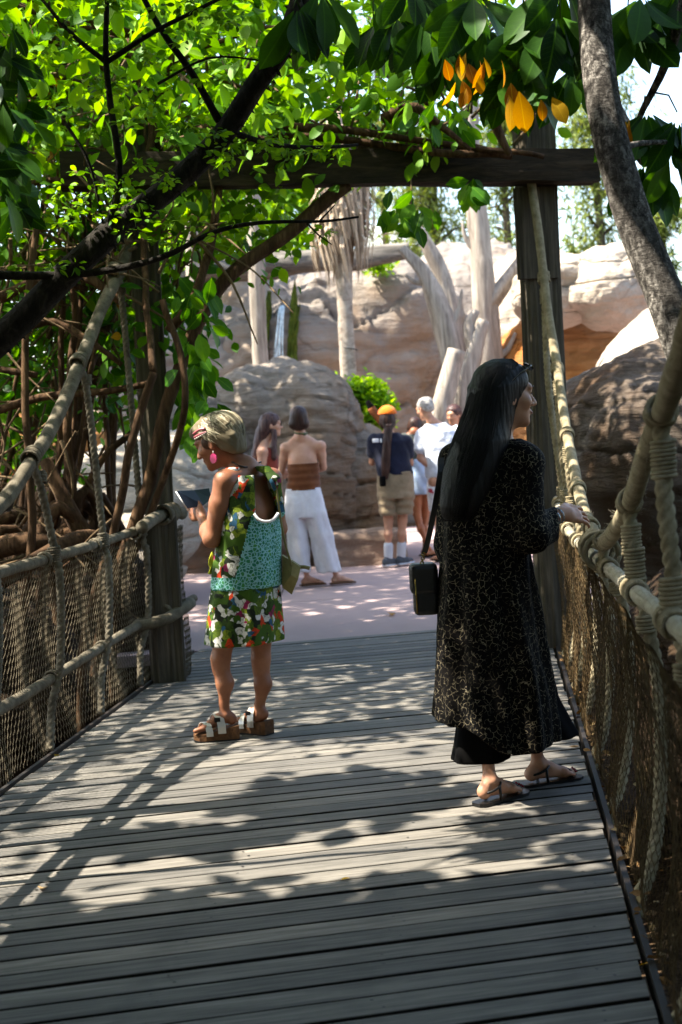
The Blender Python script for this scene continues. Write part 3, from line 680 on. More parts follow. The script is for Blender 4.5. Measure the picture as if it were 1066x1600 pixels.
def foliage(name, P, D, size, tpl, mat, parent=None, off=(0, 0, 0), roll=None):
    P = np.asarray(P, float); N = len(P); roll = RNG.normal(0, .7, N) if roll is None else roll
    X, Y, Z = basis(np.asarray(D, float), roll); tv, tf = tpl
    V = P[:, None] + (X[:, None] * tv[None, :, :1] + Y[:, None] * tv[None, :, 1:2] + Z[:, None] * tv[None, :, 2:]) * np.asarray(size)[:, None, None] - np.asarray(off)
    k = len(tv); base = np.arange(N) * k
    q4 = np.array([f for f in tf if len(f) == 4]); q3 = np.array([f for f in tf if len(f) == 3])
    me = bpy.data.meshes.new(name); me.vertices.add(N * k); me.vertices.foreach_set('co', V.astype(np.float32).ravel())
    li = []; tot = []
    if len(q4): li.append((base[:, None, None] + q4[None]).ravel()); tot.append(np.full(N * len(q4), 4))
    if len(q3): li.append((base[:, None, None] + q3[None]).ravel()); tot.append(np.full(N * len(q3), 3))
    li = np.concatenate(li); tot = np.concatenate(tot)
    me.loops.add(len(li)); me.loops.foreach_set('vertex_index', li.astype(np.int32)); me.polygons.add(len(tot))
    me.polygons.foreach_set('loop_start', np.r_[0, np.cumsum(tot)[:-1]].astype(np.int32)); me.update(calc_edges=True)
    me.materials.append(mat); me.polygons.foreach_set('use_smooth', np.full(len(tot), True))
    o = bpy.data.objects.new(name, me); COL.objects.link(o); o['kind'] = 'stuff'
    if parent is not None: o.parent = parent
    return o
def rdir(N, down=0., up=0.):
    D = RNG.normal(0, 1, (N, 3)); D /= np.linalg.norm(D, axis=1)[:, None]; D[:, 2] += up - down; return D
def clumps(c, size, ncl, per, spread, shell=.5):
    """leaf positions in clumps through an ellipsoid"""
    d = RNG.normal(0, 1, (ncl, 3)); d /= np.linalg.norm(d, axis=1)[:, None]; r = (shell + (1 - shell) * RNG.random(ncl)) ** (1 / 2.)
    Cn = np.asarray(c) + d * r[:, None] * np.asarray(size); k = RNG.poisson(per, ncl).clip(3)
    Q = np.repeat(Cn, k, 0); return Q + RNG.normal(0, spread, Q.shape), Cn
L_FAR = leafmat('far_pine_needles', ['33421c', '5a6a2e', '82904a', 'a4ad66'], .35, .7, .2)
L_BUSH = leafmat('bright_bush_leaf', ['4f7a12', '7fae1e', 'a9cf3a'], .55)
B_FAR = barkmat('far_bark', '3c332a', '5a4f42', '756a5a')
def far_tree(px, pytop, pybot, Y, wpx, label, dens=1., mat=None, name='pine_tree', lw=.30, cat='tree', grp='trees beyond the cliff'):
    top = aty(px, pytop, Y); bot = aty(px, pybot, Y); w = wpx * Y / FOC; off = np.array([bot[0], Y, 0]); r = thing(name, off, label, cat, grp)
    H = top[2]; mb = MB(); mb.tube(spline([(0, 0, -.2), (.05, 0, H * .4), (-.05, 0, H * .75), (0, 0, H)], .5), np.linspace(.20, .05, len(spline([(0, 0, -.2), (.05, 0, H * .4), (-.05, 0, H * .75), (0, 0, H)], .5))), 8); mb.build('trunk', B_FAR, r)
    mb = MB(); Cs = []
    zlo = bot[2] if bot[2] > .5 else H * .3
    for i in range(int(26 * dens)):
        z = zlo + (H - zlo) * random.random() ** .8; a_ = random.uniform(0, 6.28); l = w * (.35 + .65 * random.random()) * (1.1 - .5 * (z - zlo) / (H - zlo + .01))
        e = np.array([math.cos(a_) * l, math.sin(a_) * l * .8, z + .25 * l]); mb.tube([(0, 0, z - .1), e * [.5, .5, 1] + [0, 0, -.02], e], [.05, .035, .015], 5)
        for q in (.45, .75, 1.0): Cs.append(e * [q, q, 1] + RNG.normal(0, .15, 3))
    ob_ = mb.build('branches', B_FAR, r); ob_['kind'] = 'stuff'; Cs = np.array(Cs)
    Q = np.repeat(Cs, 62, 0); Q = Q + RNG.normal(0, w * .20, Q.shape)
    foliage('crown', Q, rdir(len(Q), .5), RNG.uniform(lw * .6, lw * 1.3, len(Q)), TPL_N if name == 'pine_tree' else TPL_S, mat or L_FAR, r)
    return r
TPL_N = leaf_tpl(.16, .05, .1, 1)
far_tree(690, 180, 470, 40, 95, 'airy olive-green pine above the leaning dead trunks', 1.2)
far_tree(800, 150, 470, 38, 90, 'olive-green pine showing left of the right gateway post', 1.1)
far_tree(944, 120, 470, 36, 85, 'slender pine with a dark trunk between post and leaning trunk', 1.1)
far_tree(1045, 330, 520, 34, 50, 'small pine behind the leaning trunk at the right edge', .7)
far_tree(610, 60, 520, 46, 110, 'distant pale green pine above the crossbeam', 1.1)
far_tree(330, 250, 560, 30, 110, 'yellow-green tree behind the slim trunks on the left', 1.2, L_BUSH, 'leafy_tree', .22)
far_tree(450, 150, 520, 33, 110, 'yellow-green tree above the fallen log', 1.2, L_BUSH, 'leafy_tree', .22)
def bush(px, py, Y, s, label, n=26, lm=None, ls=.09):
    c = aty(px, py, Y); off = np.array([c[0], Y, 0 if c[2] < 1.6 else c[2] - s[2]]); r = thing('bush', off, label, 'bush')
    mb = MB()
    for i in range(9):
        a_ = i * .7; e = np.array([math.cos(a_) * s[0] * .7, math.sin(a_) * s[1] * .7, (c[2] - off[2]) + s[2] * random.uniform(.2, .9)])
        mb.tube(spline([(0, 0, 0), e * [.4, .4, .6], e], .08), .008, 5)
    mb.build('stems', B_FAR, r); Q, _ = clumps((0, 0, c[2] - off[2]), s, n, 30, .06, .2)
    foliage('leaves', Q, rdir(len(Q), 0, .4), RNG.uniform(ls * .6, ls * 1.3, len(Q)), TPL_M, lm or L_BUSH, r)
bush(572, 640, 17.7, (.30, .22, .42), 'bright green bush behind the person in the orange cap', 60)
bush(533, 612, 18.9, (.10, .1, .20), 'small green sprig at the foot of the palm', 10)
bush(590, 413, 23.4, (.28, .2, .09), 'patch of green grass on top of the cliff', 10)
# pale fabric roof far behind
M_ROOF = plain('pale_fabric', 'a9adb0', .8, .2, c2='bfc3c5', scale=3); M_CREAM = plain('cream_wall', 'b5a68f', .9, .1, c2='c4b79f', scale=2)
c = aty(608, 372, 48); hut = thing('building', (c[0], 48, 0), 'pale low roof far behind the cliff', 'building')
mb = MB(); zt = c[2]; mb.add([(-1.1, -1, zt - .5), (1.1, -1, zt - .5), (1.1, 1, zt - .5), (-1.1, 1, zt - .5), (-.9, 0, zt + .5), (.8, 0, zt + .35)], [(0, 1, 5, 4), (1, 2, 5), (2, 3, 4, 5), (3, 0, 4), (3, 2, 1, 0)]); mb.build('roof', M_ROOF, hut, False)
mb = MB(); mb.box((0, 0, (zt - .52) / 2), (1.9, 1.6, zt - .52)); mb.build('wall', M_CREAM, hut, False)
# ================================================================ NEAR VEGETATION
B_VINE = barkmat('brown_vine_bark', '2a1d13', '4f3a28', '755a40', (25, 25, 4)); B_SPINY = barkmat('spiny_black_bark', '12100e', '28241f', '4a453d', (30, 30, 14), 1.)
B_STALK = plain('green_stalk', '3f5220', .7, .2)
t = NT('mottled_grey_bark'); v = t.coord((1, 1, .6)); n1 = t.noise(v, 55, 8, .75, .3); n2 = t.noise(v, 9, 5, .6); n3 = t.noise(t.coord((1, 1, 3)), 40, 4, .7)
c = t.ramp(n1, [(.38, '1d1b1a'), (.5, '5c5752'), (.62, 'a59f97')]); c = t.mix(t.ramp(n2, [(.42, (0, 0, 0)), (.6, (.6, .6, .6))]), c, '3f3b37'); t.col(c); t.bump(t.math('ADD', n1, n3), .9, .012); B_SMOOTH = t.fin(.9, .12); B_TWIG = barkmat('pale_twig_bark', '4a3b2a', '6f5b44', '8f7a5e', (30, 30, 6))
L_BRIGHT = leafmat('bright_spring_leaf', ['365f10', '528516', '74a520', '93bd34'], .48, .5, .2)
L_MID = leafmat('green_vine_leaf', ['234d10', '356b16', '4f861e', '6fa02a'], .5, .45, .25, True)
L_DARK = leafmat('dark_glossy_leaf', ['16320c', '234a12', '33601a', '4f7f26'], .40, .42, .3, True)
L_YELLOW = leafmat('yellow_leaf', ['9c640a', 'b98a12', 'cfae2a'], .4, .5, .2, True); L_DRY = leafmat('dry_brown_leaf', ['4a3420', '6f5130', '93724a', 'b39a6e'], .15, .8, .2)
def vine_part(mb, ctrl, r0, r1, step=.08, n=7, jit=.02, rag=.12):
    P_ = spline(ctrl, step); m = len(P_); q = np.arange(m); off = np.stack([fbm(np.stack([q * step * 2.2 + ctrl[0][0] * 7, 0. * q + a_, 0. * q + ctrl[0][2]], -1), 2, a_) for a_ in (1, 2, 3)], -1) * jit
    mb.tube(P_ + off, np.linspace(r0, r1, m), n, True, lambda i, th: 1 + rag * vnoise(np.stack([np.cos(th) * 2 + 0 * i, np.sin(th) * 2 + 0 * i, i * .7 + 0 * th], -1), 3)); return P_
# ---------------- woody vine over the gateway and left bank
vo_ = np.array([-2.2, 9.2, 0.]); vine = thing('climbing_vine', vo_, 'tangled woody vine with bright leaves growing over the gateway and left bank', 'vine')
def stem(ctrl, r0, r1, **kw): mb = MB(); P_ = vine_part(mb, [np.asarray(c) for c in ctrl], r0, r1, **kw); mb.build('stem', B_VINE, vine).location = -vo_; return P_
A = aty; VP = []
VP.append(stem([(XL(8.4) - .42, 8.5, -.7), (XL(8.4) - .3, 8.5, .3), A(222, 790, 8.5), A(265, 620, 8.5), A(330, 470, 8.6), A(430, 380, 8.7), A(545, 292, 8.8)], .035, .045, jit=.03))      # diagonal limb
VP.append(stem([(XL(8.5) - .3, 8.7, -.7), (XL(8.5) - .22, 8.6, .4), A(236, 800, 8.5), A(266, 720, 8.4), A(288, 640, 8.2), A(283, 560, 8.25), A(262, 500, 8.3), A(255, 470, 8.3)], .026, .02))
VP.append(stem([A(262, 520, 8.4), A(300, 470, 8.4), A(322, 400, 8.5), A(335, 330, 8.6), A(345, 270, 8.7)], .03, .024))
VP.append(stem([(XL(8) - .35, 8.1, -.7), (XL(8) - .28, 8.1, .3), A(180, 830, 8.1), A(203, 700, 8.0), A(240, 582, 8.0)], .028, .024)); VP.append(stem([A(240, 582, 8.0), A(228, 500, 8.3), A(222, 400, 8.5), A(225, 300, 8.6)], .022, .018))
VP.append(stem([(XL(8.8) - .6, 8.8, -.7), A(60, 940, 8.8), A(120, 800, 8.8), A(160, 720, 8.8), A(225, 655, 9.0)], .035, .02)); VP.append(stem([(XL(9) - .6, 9.0, -.7), A(80, 860, 9.0), A(110, 740, 9.0), A(130, 600, 9.2), A(180, 470, 9.4), A(200, 330, 9.2)], .05, .03))
VP.append(stem([(XL(8) - .9, 8.3, -.6), A(40, 900, 8.2), A(45, 760, 8.2), A(38, 640, 8.2), A(42, 480, 8.3), A(60, 350, 8.4)], .03, .02)); VP.append(stem([A(-10, 575, 8.6), A(30, 585, 8.6), A(60, 590, 8.6)], .022, .02))
VP.append(stem([A(90, 900, 8.6), A(130, 860, 8.6), A(100, 790, 8.6), A(70, 720, 8.7)], .07, .04)); VP.append(stem([A(-20, 860, 8.3), A(50, 845, 8.3), A(110, 860, 8.5), A(160, 900, 8.6)], .07, .05)); VP.append(stem([A(0, 905, 8.0), A(60, 870, 8.1), A(130, 835, 8.4), A(200, 850, 8.7)], .05, .04))
for q in ([(40, 100), (80, 150), (112, 200), (150, 260)], [(30, 165), (120, 160), (190, 150)], [(0, 300), (70, 280), (140, 292), (180, 300)], [(20, 330), (60, 340), (120, 370), (160, 420)], [(205, 60), (225, 130), (240, 190), (230, 260)], [(245, 240), (250, 180), (262, 110), (290, 60)], [(140, 250), (190, 215), (245, 185)], [(300, 205), (400, 195), (520, 200), (640, 215), (760, 235), (850, 250)], [(320, 225), (450, 212), (580, 222), (700, 240), (800, 248)], [(560, 235), (690, 232), (800, 242), (905, 240)], [(600, 190), (640, 170), (690, 200), (735, 235)], [(655, 110), (668, 160), (676, 215)], [(770, 160), (778, 200), (795, 240)], [(100, 420), (150, 440), (200, 480)], [(0, 470), (60, 440), (130, 450)], [(10, 520), (80, 500), (150, 540), (190, 570)], [(0, 640), (80, 620), (160, 610), (230, 600)]):
    Y = random.uniform(8.45, 9.2) if q[0][1] < 400 else random.uniform(8.4, 9.6); VP.append(stem([A(x, y, Y + random.uniform(-.1, .1)) for x, y in q], random.uniform(.022, .045), random.uniform(.012, .025)))
# fine twigs (too many and thin to tell apart)
mb = MB()
for i in range(420):
    x = random.uniform(-40, 330); y = random.uniform(90, 860) if i % 3 else random.uniform(80, 500); Y = random.uniform(8.3, 10.2); a_ = random.uniform(0, 6.28); L = random.uniform(60, 190)
    if x > 280 and y > 420: continue
    if max(x, x + L * math.cos(a_)) > 225 and max(y, y + L * math.sin(a_)) > 520: continue
    vine_part(mb, [A(x, y, Y), A(x + L * .5 * math.cos(a_) + random.uniform(-15, 15), y + L * .5 * math.sin(a_), Y + random.uniform(-.2, .2)), A(x + L * math.cos(a_), y + L * math.sin(a_) + random.uniform(0, 20), Y + random.uniform(-.3, .3))], random.uniform(.006, .014), .004, .10, 5)
for i in range(70):
    x = random.uniform(330, 860); y = random.uniform(60, 235); Y = random.uniform(8.6, 9.6); a_ = random.uniform(-2.6, -.5); L = random.uniform(40, 150); vine_part(mb, [A(x, y, Y), A(x + L * .5 * math.cos(a_), y + L * .5 * math.sin(a_) + 8, Y), A(x + L * math.cos(a_), y + L * math.sin(a_), Y + .2)], .010, .004, .10, 5)
o = mb.build('twigs', B_TWIG, vine); o.location = -vo_; o['kind'] = 'stuff'
# leaves: dense masses defined by windows of the picture, at true depth
def leafwin(n, x0, x1, y0, y1, Y0, Y1, clump=6, sp=.10):
    k = max(1, n // clump); cx = RNG.uniform(x0, x1, k); cy = RNG.uniform(y0, y1, k); cY = RNG.uniform(Y0, Y1, k); Cn = np.array([A(a_, b_, c_) for a_, b_, c_ in zip(cx, cy, cY)]); Q = np.repeat(Cn, clump, 0); return Q + RNG.normal(0, sp, Q.shape)
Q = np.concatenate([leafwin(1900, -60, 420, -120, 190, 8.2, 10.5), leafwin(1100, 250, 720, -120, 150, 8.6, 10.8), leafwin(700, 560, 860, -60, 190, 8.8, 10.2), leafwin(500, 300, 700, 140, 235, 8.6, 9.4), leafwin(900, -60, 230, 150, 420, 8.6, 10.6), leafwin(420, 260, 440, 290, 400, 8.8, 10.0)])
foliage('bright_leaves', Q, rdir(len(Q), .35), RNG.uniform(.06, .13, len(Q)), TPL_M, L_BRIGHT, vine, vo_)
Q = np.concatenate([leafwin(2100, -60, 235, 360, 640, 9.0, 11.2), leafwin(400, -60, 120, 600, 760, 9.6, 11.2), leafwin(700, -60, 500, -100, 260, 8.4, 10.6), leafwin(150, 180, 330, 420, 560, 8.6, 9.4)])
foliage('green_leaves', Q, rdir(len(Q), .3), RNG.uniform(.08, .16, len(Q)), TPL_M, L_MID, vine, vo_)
def leafmesh(tpl, mat, nm='leaf'):
    o = mk(nm, tpl[0], tpl[1], mat); me = o.data; bpy.data.objects.remove(o); return me
LM_MID = leafmesh(TPL_M, L_MID); LM_BR = leafmesh(TPL_M, L_BRIGHT); LM_BIG = leafmesh(TPL_B, L_DARK); LM_YEL = leafmesh(leaf_tpl(.52, .10, .2, 6, .3), L_YELLOW); LM_DRY = leafmesh(TPL_M, L_DRY); LM_YM = leafmesh(TPL_M, L_YELLOW)
def leaf_obj(me, p, d, size, roll, parent, off):
    dd = np.asarray(d, float) / np.linalg.norm(d); X = np.cross(dd, [0.25, -1, .35]); X /= np.linalg.norm(X); Zc = np.cross(X, dd); X, Zc = X * math.cos(roll) + Zc * math.sin(roll), Zc * math.cos(roll) - X * math.sin(roll); X, Y, Z = [X], [dd], [Zc]; M = np.stack([X[0], Y[0], Z[0]], 1); o = bpy.data.objects.new('leaf', me); COL.objects.link(o); o.parent = parent
    p = np.asarray(p) - off; M = M * size; o.matrix_local = Matrix([list(M[i]) + [p[i]] for i in range(3)] + [[0, 0, 0, 1]]); return o
for i in range(130):        # hanging leaves beside the left post, each one readable
    y = random.uniform(430, 700); x = random.uniform(258, 300) + (y - 430) * .05 + random.uniform(0, 34); leaf_obj(LM_MID, A(x, y, random.uniform(8.2, 8.9)), (random.uniform(-.5, .8), random.uniform(-.6, .3), random.uniform(-1.1, -.2)), random.uniform(.10, .17), random.uniform(-.8, .8), vine, vo_)
for i in range(120):        # sprigs hanging under and over the beam
    q = random.choice([(640, 330, 32, 30), (640, 325, 34, 28), (735, 293, 8, 10), (300, 300, 50, 30), (450, 215, 80, 22), (250, 330, 50, 30), (690, 190, 60, 25)]); leaf_obj(LM_MID if q[0] > 600 else LM_BR, A(q[0] + random.gauss(0, q[2] * .5), q[1] + random.gauss(0, q[3] * .5), random.uniform(8.3, 8.8)), (random.uniform(-.7, .7), random.uniform(-.5, .3), random.uniform(-1.2, -.1)), random.uniform(.09, .17), random.uniform(-.9, .9), vine, vo_)
mb = MB(); vine_part(mb, [A(640, 270, 8.7), A(643, 300, 8.6), A(640, 340, 8.55)], .006, .004, .05, 5); mb.build('stem', B_TWIG, vine).location = -vo_
for i in range(14):
    x, y = random.choice([(165, 470), (160, 400), (180, 540), (60, 130), (75, 200), (30, 60)]); leaf_obj(LM_YM, A(x + random.gauss(0, 12), y + random.gauss(0, 14), random.uniform(8.6, 9.4)), (random.uniform(-1, 1), random.uniform(-1, .4), random.uniform(-1, .3)), random.uniform(.09, .15), random.uniform(-1, 1), vine, vo_)
# roots and dark bank under the thicket
for i in range(16):
    L = random.uniform(60, 130); x = random.uniform(-40, 215 - L); y = random.uniform(760, 870); Y = random.uniform(8.5, 9.6); VP.append(stem([A(x, y + 60, Y), A(x + L * .3, y + random.uniform(-30, 10), Y), A(x + L * .7, y + random.uniform(-20, 20), Y + .1), A(x + L, y + 60, Y + .1)], random.uniform(.03, .06), random.uniform(.02, .04)))
for i in range(22):
    dx = random.uniform(-60, 90); x = random.uniform(-40, 205 - max(0, dx)); y0 = random.uniform(780, 860); Y = random.uniform(8.6, 10.2); VP.append(stem([A(x, y0, Y), A(x + dx * .4 + random.uniform(-12, 12), y0 - 160, Y), A(x + dx * .8, y0 - 320, Y + .1), A(x + dx, y0 - 480, Y + .2)], random.uniform(.014, .034), random.uniform(.008, .018)))
# ---------------- spiny foreground tree at left
so = A(-260, 900, 5.4); so = np.array([so[0], so[1], 0]); spiny = thing('spiny_tree', so, 'dark spiny-barked limb with fresh green leaflets crossing the upper left', 'tree')
mb = MB(); main = vine_part(mb, [so + [0, 0, -.8], so + [.05, 0, .4], A(-110, 640, 5.4), A(0, 535, 5.4), A(75, 455, 5.4), A(165, 372, 5.4), A(260, 298, 5.45), A(340, 222, 5.5), A(400, 135, 5.5), A(445, 70, 5.5), A(480, -30, 5.55), A(505, -140, 5.6)], .085, .034, .035, 12, .015, .18)
# knobbly spines along the limb
T_, N_, B_ = frames(main); rad = np.linspace(.085, .034, len(main))
for i in range(520):
    k_ = random.randrange(int(len(main) * .2), len(main)); th = random.uniform(0, 6.283); dn = N_[k_] * math.cos(th) + B_[k_] * math.sin(th); p_ = main[k_] + dn * rad[k_] * .9; s_ = random.uniform(.010, .020); t2 = T_[k_]
    b2 = np.cross(dn, t2); mb.add([p_ + t2 * s_ * .5, p_ - t2 * s_ * .25 + b2 * s_ * .45, p_ - t2 * s_ * .25 - b2 * s_ * .45, p_ + dn * s_ * 1.2], [(0, 1, 3), (1, 2, 3), (2, 0, 3)])
mb.build('trunk', B_SPINY, spiny).location = -so
TW = []
def sbranch(ctrl, r0, r1): mb = MB(); TW.append(vine_part(mb, ctrl, r0, r1, .05, 7, .008, .2)); mb.build('branch', B_SPINY, spiny).location = -so
sbranch([A(345, 188, 5.5), A(300, 110, 5.45), A(250, 40, 5.4), A(205, -40, 5.4)], .016, .010); sbranch([A(165, 372, 5.4), A(185, 270, 5.3), A(172, 160, 5.3), A(165, 80, 5.3), A(168, -30, 5.3)], .016, .009); sbranch([A(168, 95, 5.3), A(240, 50, 5.25), A(300, 20, 5.2), A(380, -20, 5.2)], .011, .006); sbranch([A(165, 95, 5.3), A(110, 50, 5.3), A(60, -10, 5.3)], .011, .006)
sbranch([A(350, 200, 5.5), A(420, 222, 5.6), A(500, 230, 5.7), A(560, 228, 5.8)], .014, .006); sbranch([A(-30, 425, 5.3), A(60, 430, 5.35), A(150, 428, 5.35), A(250, 405, 5.3), A(330, 365, 5.25), A(400, 350, 5.2), A(500, 348, 5.2), A(560, 340, 5.2)], .018, .004); sbranch([A(480, 348, 5.2), A(500, 368, 5.2), A(520, 382, 5.2)], .004, .002); sbranch([A(500, 346, 5.2), A(525, 320, 5.2)], .004, .002); sbranch([A(250, 130, 5.4), A(330, 90, 5.3), A(420, 95, 5.3)], .006, .003); sbranch([A(100, 190, 5.3), A(140, 260, 5.3), A(160, 350, 5.35)], .007, .005)
# whorls of small leaflets on the twigs
cen = []
for P_ in TW:
    for q in P_[::3]:
        if random.random() < .62: cen.append(q + RNG.normal(0, .05, 3))
for (x, y) in [(90, 320), (110, 350), (60, 335), (220, 250), (240, 280), (205, 290), (280, 210), (305, 205), (120, 290), (150, 330), (420, 230), (450, 235), (480, 238), (350, 240), (330, 235), (140, 120), (60, 90), (100, 60), (210, 190), (190, 130), (230, 160), (280, 60), (300, 40), (330, 25), (270, 350), (200, 350)]:
    for k_ in range(2): cen.append(A(x + random.gauss(0, 14), y + random.gauss(0, 8), random.uniform(5.1, 5.5)))
cen = np.array(cen); cen = np.concatenate([cen, cen + RNG.normal(0, .05, cen.shape)]); Q = np.repeat(cen, 8, 0); D = rdir(len(Q), .15); D[:, 2] *= .5; Q = Q + D * .02
foliage('leaflets', Q, D, RNG.uniform(.020, .044, len(Q)), TPL_M, L_BRIGHT, spiny, so)
# crown above the frame: this is what shades the near boards
def shade_pts(n, x0, x1, y0, y1, h0, h1, clump, sp):
    """foliage whose shadow falls on the deck rectangle: follow the sunlight upwards"""
    k = max(1, n // clump); x = RNG.uniform(x0, x1, k); y = RNG.uniform(y0, y1, k); h = RNG.uniform(h0, h1, k); Cn = np.stack([x + S[0] / S[2] * h, y + S[1] / S[2] * h, h], -1); Q = np.repeat(Cn, clump, 0); return Q + RNG.normal(0, sp, Q.shape), Cn
Q1, C1 = shade_pts(12000, -2.3, 2.9, .0, 4.32, 3.2, 4.4, 14, .11)
Qb, _ = shade_pts(420, -.28, .28, 5.2, 5.75, 3.2, 4.0, 10, .08); Qb2, _ = shade_pts(170, -.95, -.3, 4.98, 5.12, 3.2, 3.8, 8, .05); Qb3, _ = shade_pts(32, .45, .7, 4.5, 5.0, 3.2, 4.0, 8, .06); Qr, _ = shade_pts(1000, .95, 1.8, 4.7, 6.2, 3.5, 4.6, 12, .10); Q1 = np.concatenate([Q1, Qb, Qb2, Qb3, Qr])
foliage('crown', Q1, rdir(len(Q1)), RNG.uniform(.15, .25, len(Q1)), TPL_M, L_MID, spiny, so)
Qu, _ = shade_pts(14000, -4.4, 3.6, -2.6, 4.1, 4.7, 6.0, 14, .15); foliage('upper_crown', Qu, rdir(len(Qu)), RNG.uniform(.24, .36, len(Qu)), TPL_M, L_MID, spiny, so)
mb = MB(); root_ = A(505, -140, 5.6)
for i in range(26):
    e = C1[random.randrange(len(C1))]; s_ = C1[np.argmin(np.linalg.norm(C1 - np.array([-2.2, 2.4, 3.9]), axis=1))]; vine_part(mb, [s_, s_ * .5 + e * .5 + [0, 0, .2], e], .02, .006, .15, 5)
o = mb.build('upper_branches', B_SPINY, spiny); o.location = -so; o['kind'] = 'stuff'
# ---------------- leaning smooth trunk with large leaves, right
ro = np.array([1.75, 4.35, -.6]); lean = thing('leaning_tree', ro, 'leaning grey-barked tree with large dark leaves at the right edge', 'tree')
mb = MB(); tr_ = vine_part(mb, [ro, A(1150, 760, 4.4), A(1085, 590, 4.45), A(1040, 460, 4.5), A(985, 320, 4.55), A(945, 180, 4.6), A(930, 60, 4.65), A(922, -60, 4.7), A(900, -260, 4.8)], .075, .05, .03, 16, .008, .06); mb.build('trunk', B_SMOOTH, lean).location = -ro
BR = []
def lbranch(ctrl, r0, r1): mb = MB(); BR.append(vine_part(mb, ctrl, r0, r1, .06, 8, .01, .1)); mb.build('branch', B_SMOOTH, lean).location = -ro
lbranch([A(926, -20, 4.65), A(850, -60, 5.0), A(760, -50, 5.3), A(680, -40, 5.5), A(590, -30, 5.6)], .03, .012); lbranch([A(1010, 250, 6.2), A(975, 200, 6.3), A(920, 100, 6.5), A(870, 60, 6.6)], .035, .05); lbranch([A(1075, -20, 4.8), A(1040, 100, 4.9), A(1000, 180, 5.0), A(985, 225, 5.0)], .022, .008); lbranch([A(922, -60, 4.7), A(1000, -60, 4.9), A(1080, -40, 5.0)], .025, .02); lbranch([A(965, 235, 4.6), A(1000, 226, 4.8), A(1040, 225, 4.9)], .012, .008)
lbranch([A(440, -60, 5.2), A(470, 0, 5.2), A(480, 40, 5.2)], .012, .006)
nleaf = 0
def whorl(x, y, Y, n, size, drop=1.0, yellow=0, sp=1.):
    """a rosette of long leaflets hanging from one point"""
    global nleaf
    c_ = A(x, y, Y)
    for i in range(n):
        a_ = 6.283 * i / n + random.uniform(-.3, .3); d = np.array([math.cos(a_) * .75 * sp, math.sin(a_) * .6 * sp, -drop + random.uniform(-.2, .35)]); d = unit_(d); st = c_ + d * .03; leaf_obj(LM_YEL if i < yellow else LM_BIG, st, d, size * random.uniform(.8, 1.15), random.uniform(-.5, .5) + (math.pi if random.random() < .2 else 0), lean, ro); nleaf += 1
    allb = np.concatenate(BR + [tr_]); q_ = allb[np.argmin(np.linalg.norm(allb - c_, axis=1))]; mb = MB(); vine_part(mb, [q_, q_ * .45 + c_ * .55 + [0, 0, .04], c_], .004, .0025, .05, 5); mb.build('leaf_stalk', B_STALK, lean).location = -ro
def unit_(v): v = np.asarray(v, float); return v / np.linalg.norm(v)
for q in [(820, 80, 5.2, 11, .235, 1.2), (835, 30, 5.1, 9, .24, .9), (760, 40, 5.3, 10, .235, 1.1), (700, 60, 5.4, 9, .225, 1.1), (665, 20, 5.4, 9, .225, 1.0), (620, 20, 5.5, 8, .21, 1.1), (590, 30, 5.6, 6, .2, 1.2), (740, -10, 5.2, 9, .24, .8), (870, 20, 5.0, 8, .24, .9), (980, 10, 4.9, 9, .24, 1.0), (1000, -10, 4.85, 8, .24, .8), (1060, -20, 4.9, 7, .23, .8), (1010, 170, 5.0, 9, .19, .8), (1060, 180, 4.95, 8, .20, .9), (1010, 250, 5.1, 9, .20, 1.2), (1050, 235, 5.0, 6, .19, 1.1), (895, 100, 5.3, 7, .2, 1.1), (880, -30, 5.0, 9, .24, .7), (465, 5, 5.15, 7, .22, 1.4), (500, -20, 5.2, 6, .22, 1.3), (640, -30, 5.4, 8, .22, .8), (790, 110, 5.35, 7, .2, 1.3)]: whorl(*q)
for x, y, n, s_, sx, sy in [(803, 160, 4, .13, 12, 10), (770, 110, 3, .10, 10, 8), (725, 100, 6, .085, 18, 14), (718, 150, 3, .08, 10, 8), (855, 172, 2, .09, 10, 6), (985, 208, 3, .10, 8, 8), (740, 125, 3, .08, 14, 8)]:
    for i in range(n): leaf_obj(LM_YEL, A(x + random.gauss(0, sx), y - 18 + random.gauss(0, sy), random.uniform(4.85, 5.05)), (random.uniform(-.45, .45), random.uniform(-.5, .4), -1), s_ * random.uniform(.75, 1.2), random.uniform(-1.1, 1.1), lean, ro)
# dark leaves of the same kind at the left edge, another tree
lo_ = A(-120, 900, 4.6); lo_ = np.array([lo_[0] - .3, 4.6, -.7]); dk = thing('broadleaf_shrub', lo_, 'dark broad leaves hanging at the upper left edge', 'shrub')
mb = MB(); vine_part(mb, [lo_, lo_ + [.1, 0, 1.6], A(-60, 120, 4.6), A(-10, 60, 4.6)], .03, .01, .06, 7); mb.build('stem', B_VINE, dk).location = -lo_
for i in range(95):
    x = abs(random.gauss(0, 34)) - 30; y = random.uniform(40, 330); leaf_obj(LM_BIG if random.random() < .3 else leaf_dk, A(x, y, random.uniform(4.4, 5.0)), (random.uniform(-.6, .8), random.uniform(-.7, .3), random.uniform(-1.1, .1)), random.uniform(.09, .15), random.uniform(-.8, .8), dk, lo_) if 'leaf_dk' in globals() else leaf_obj(LM_BIG, A(x, y, random.uniform(4.4, 5.0)), (random.uniform(-.6, .8), random.uniform(-.7, .3), random.uniform(-1.1, .1)), random.uniform(.10, .16), random.uniform(-.8, .8), dk, lo_)
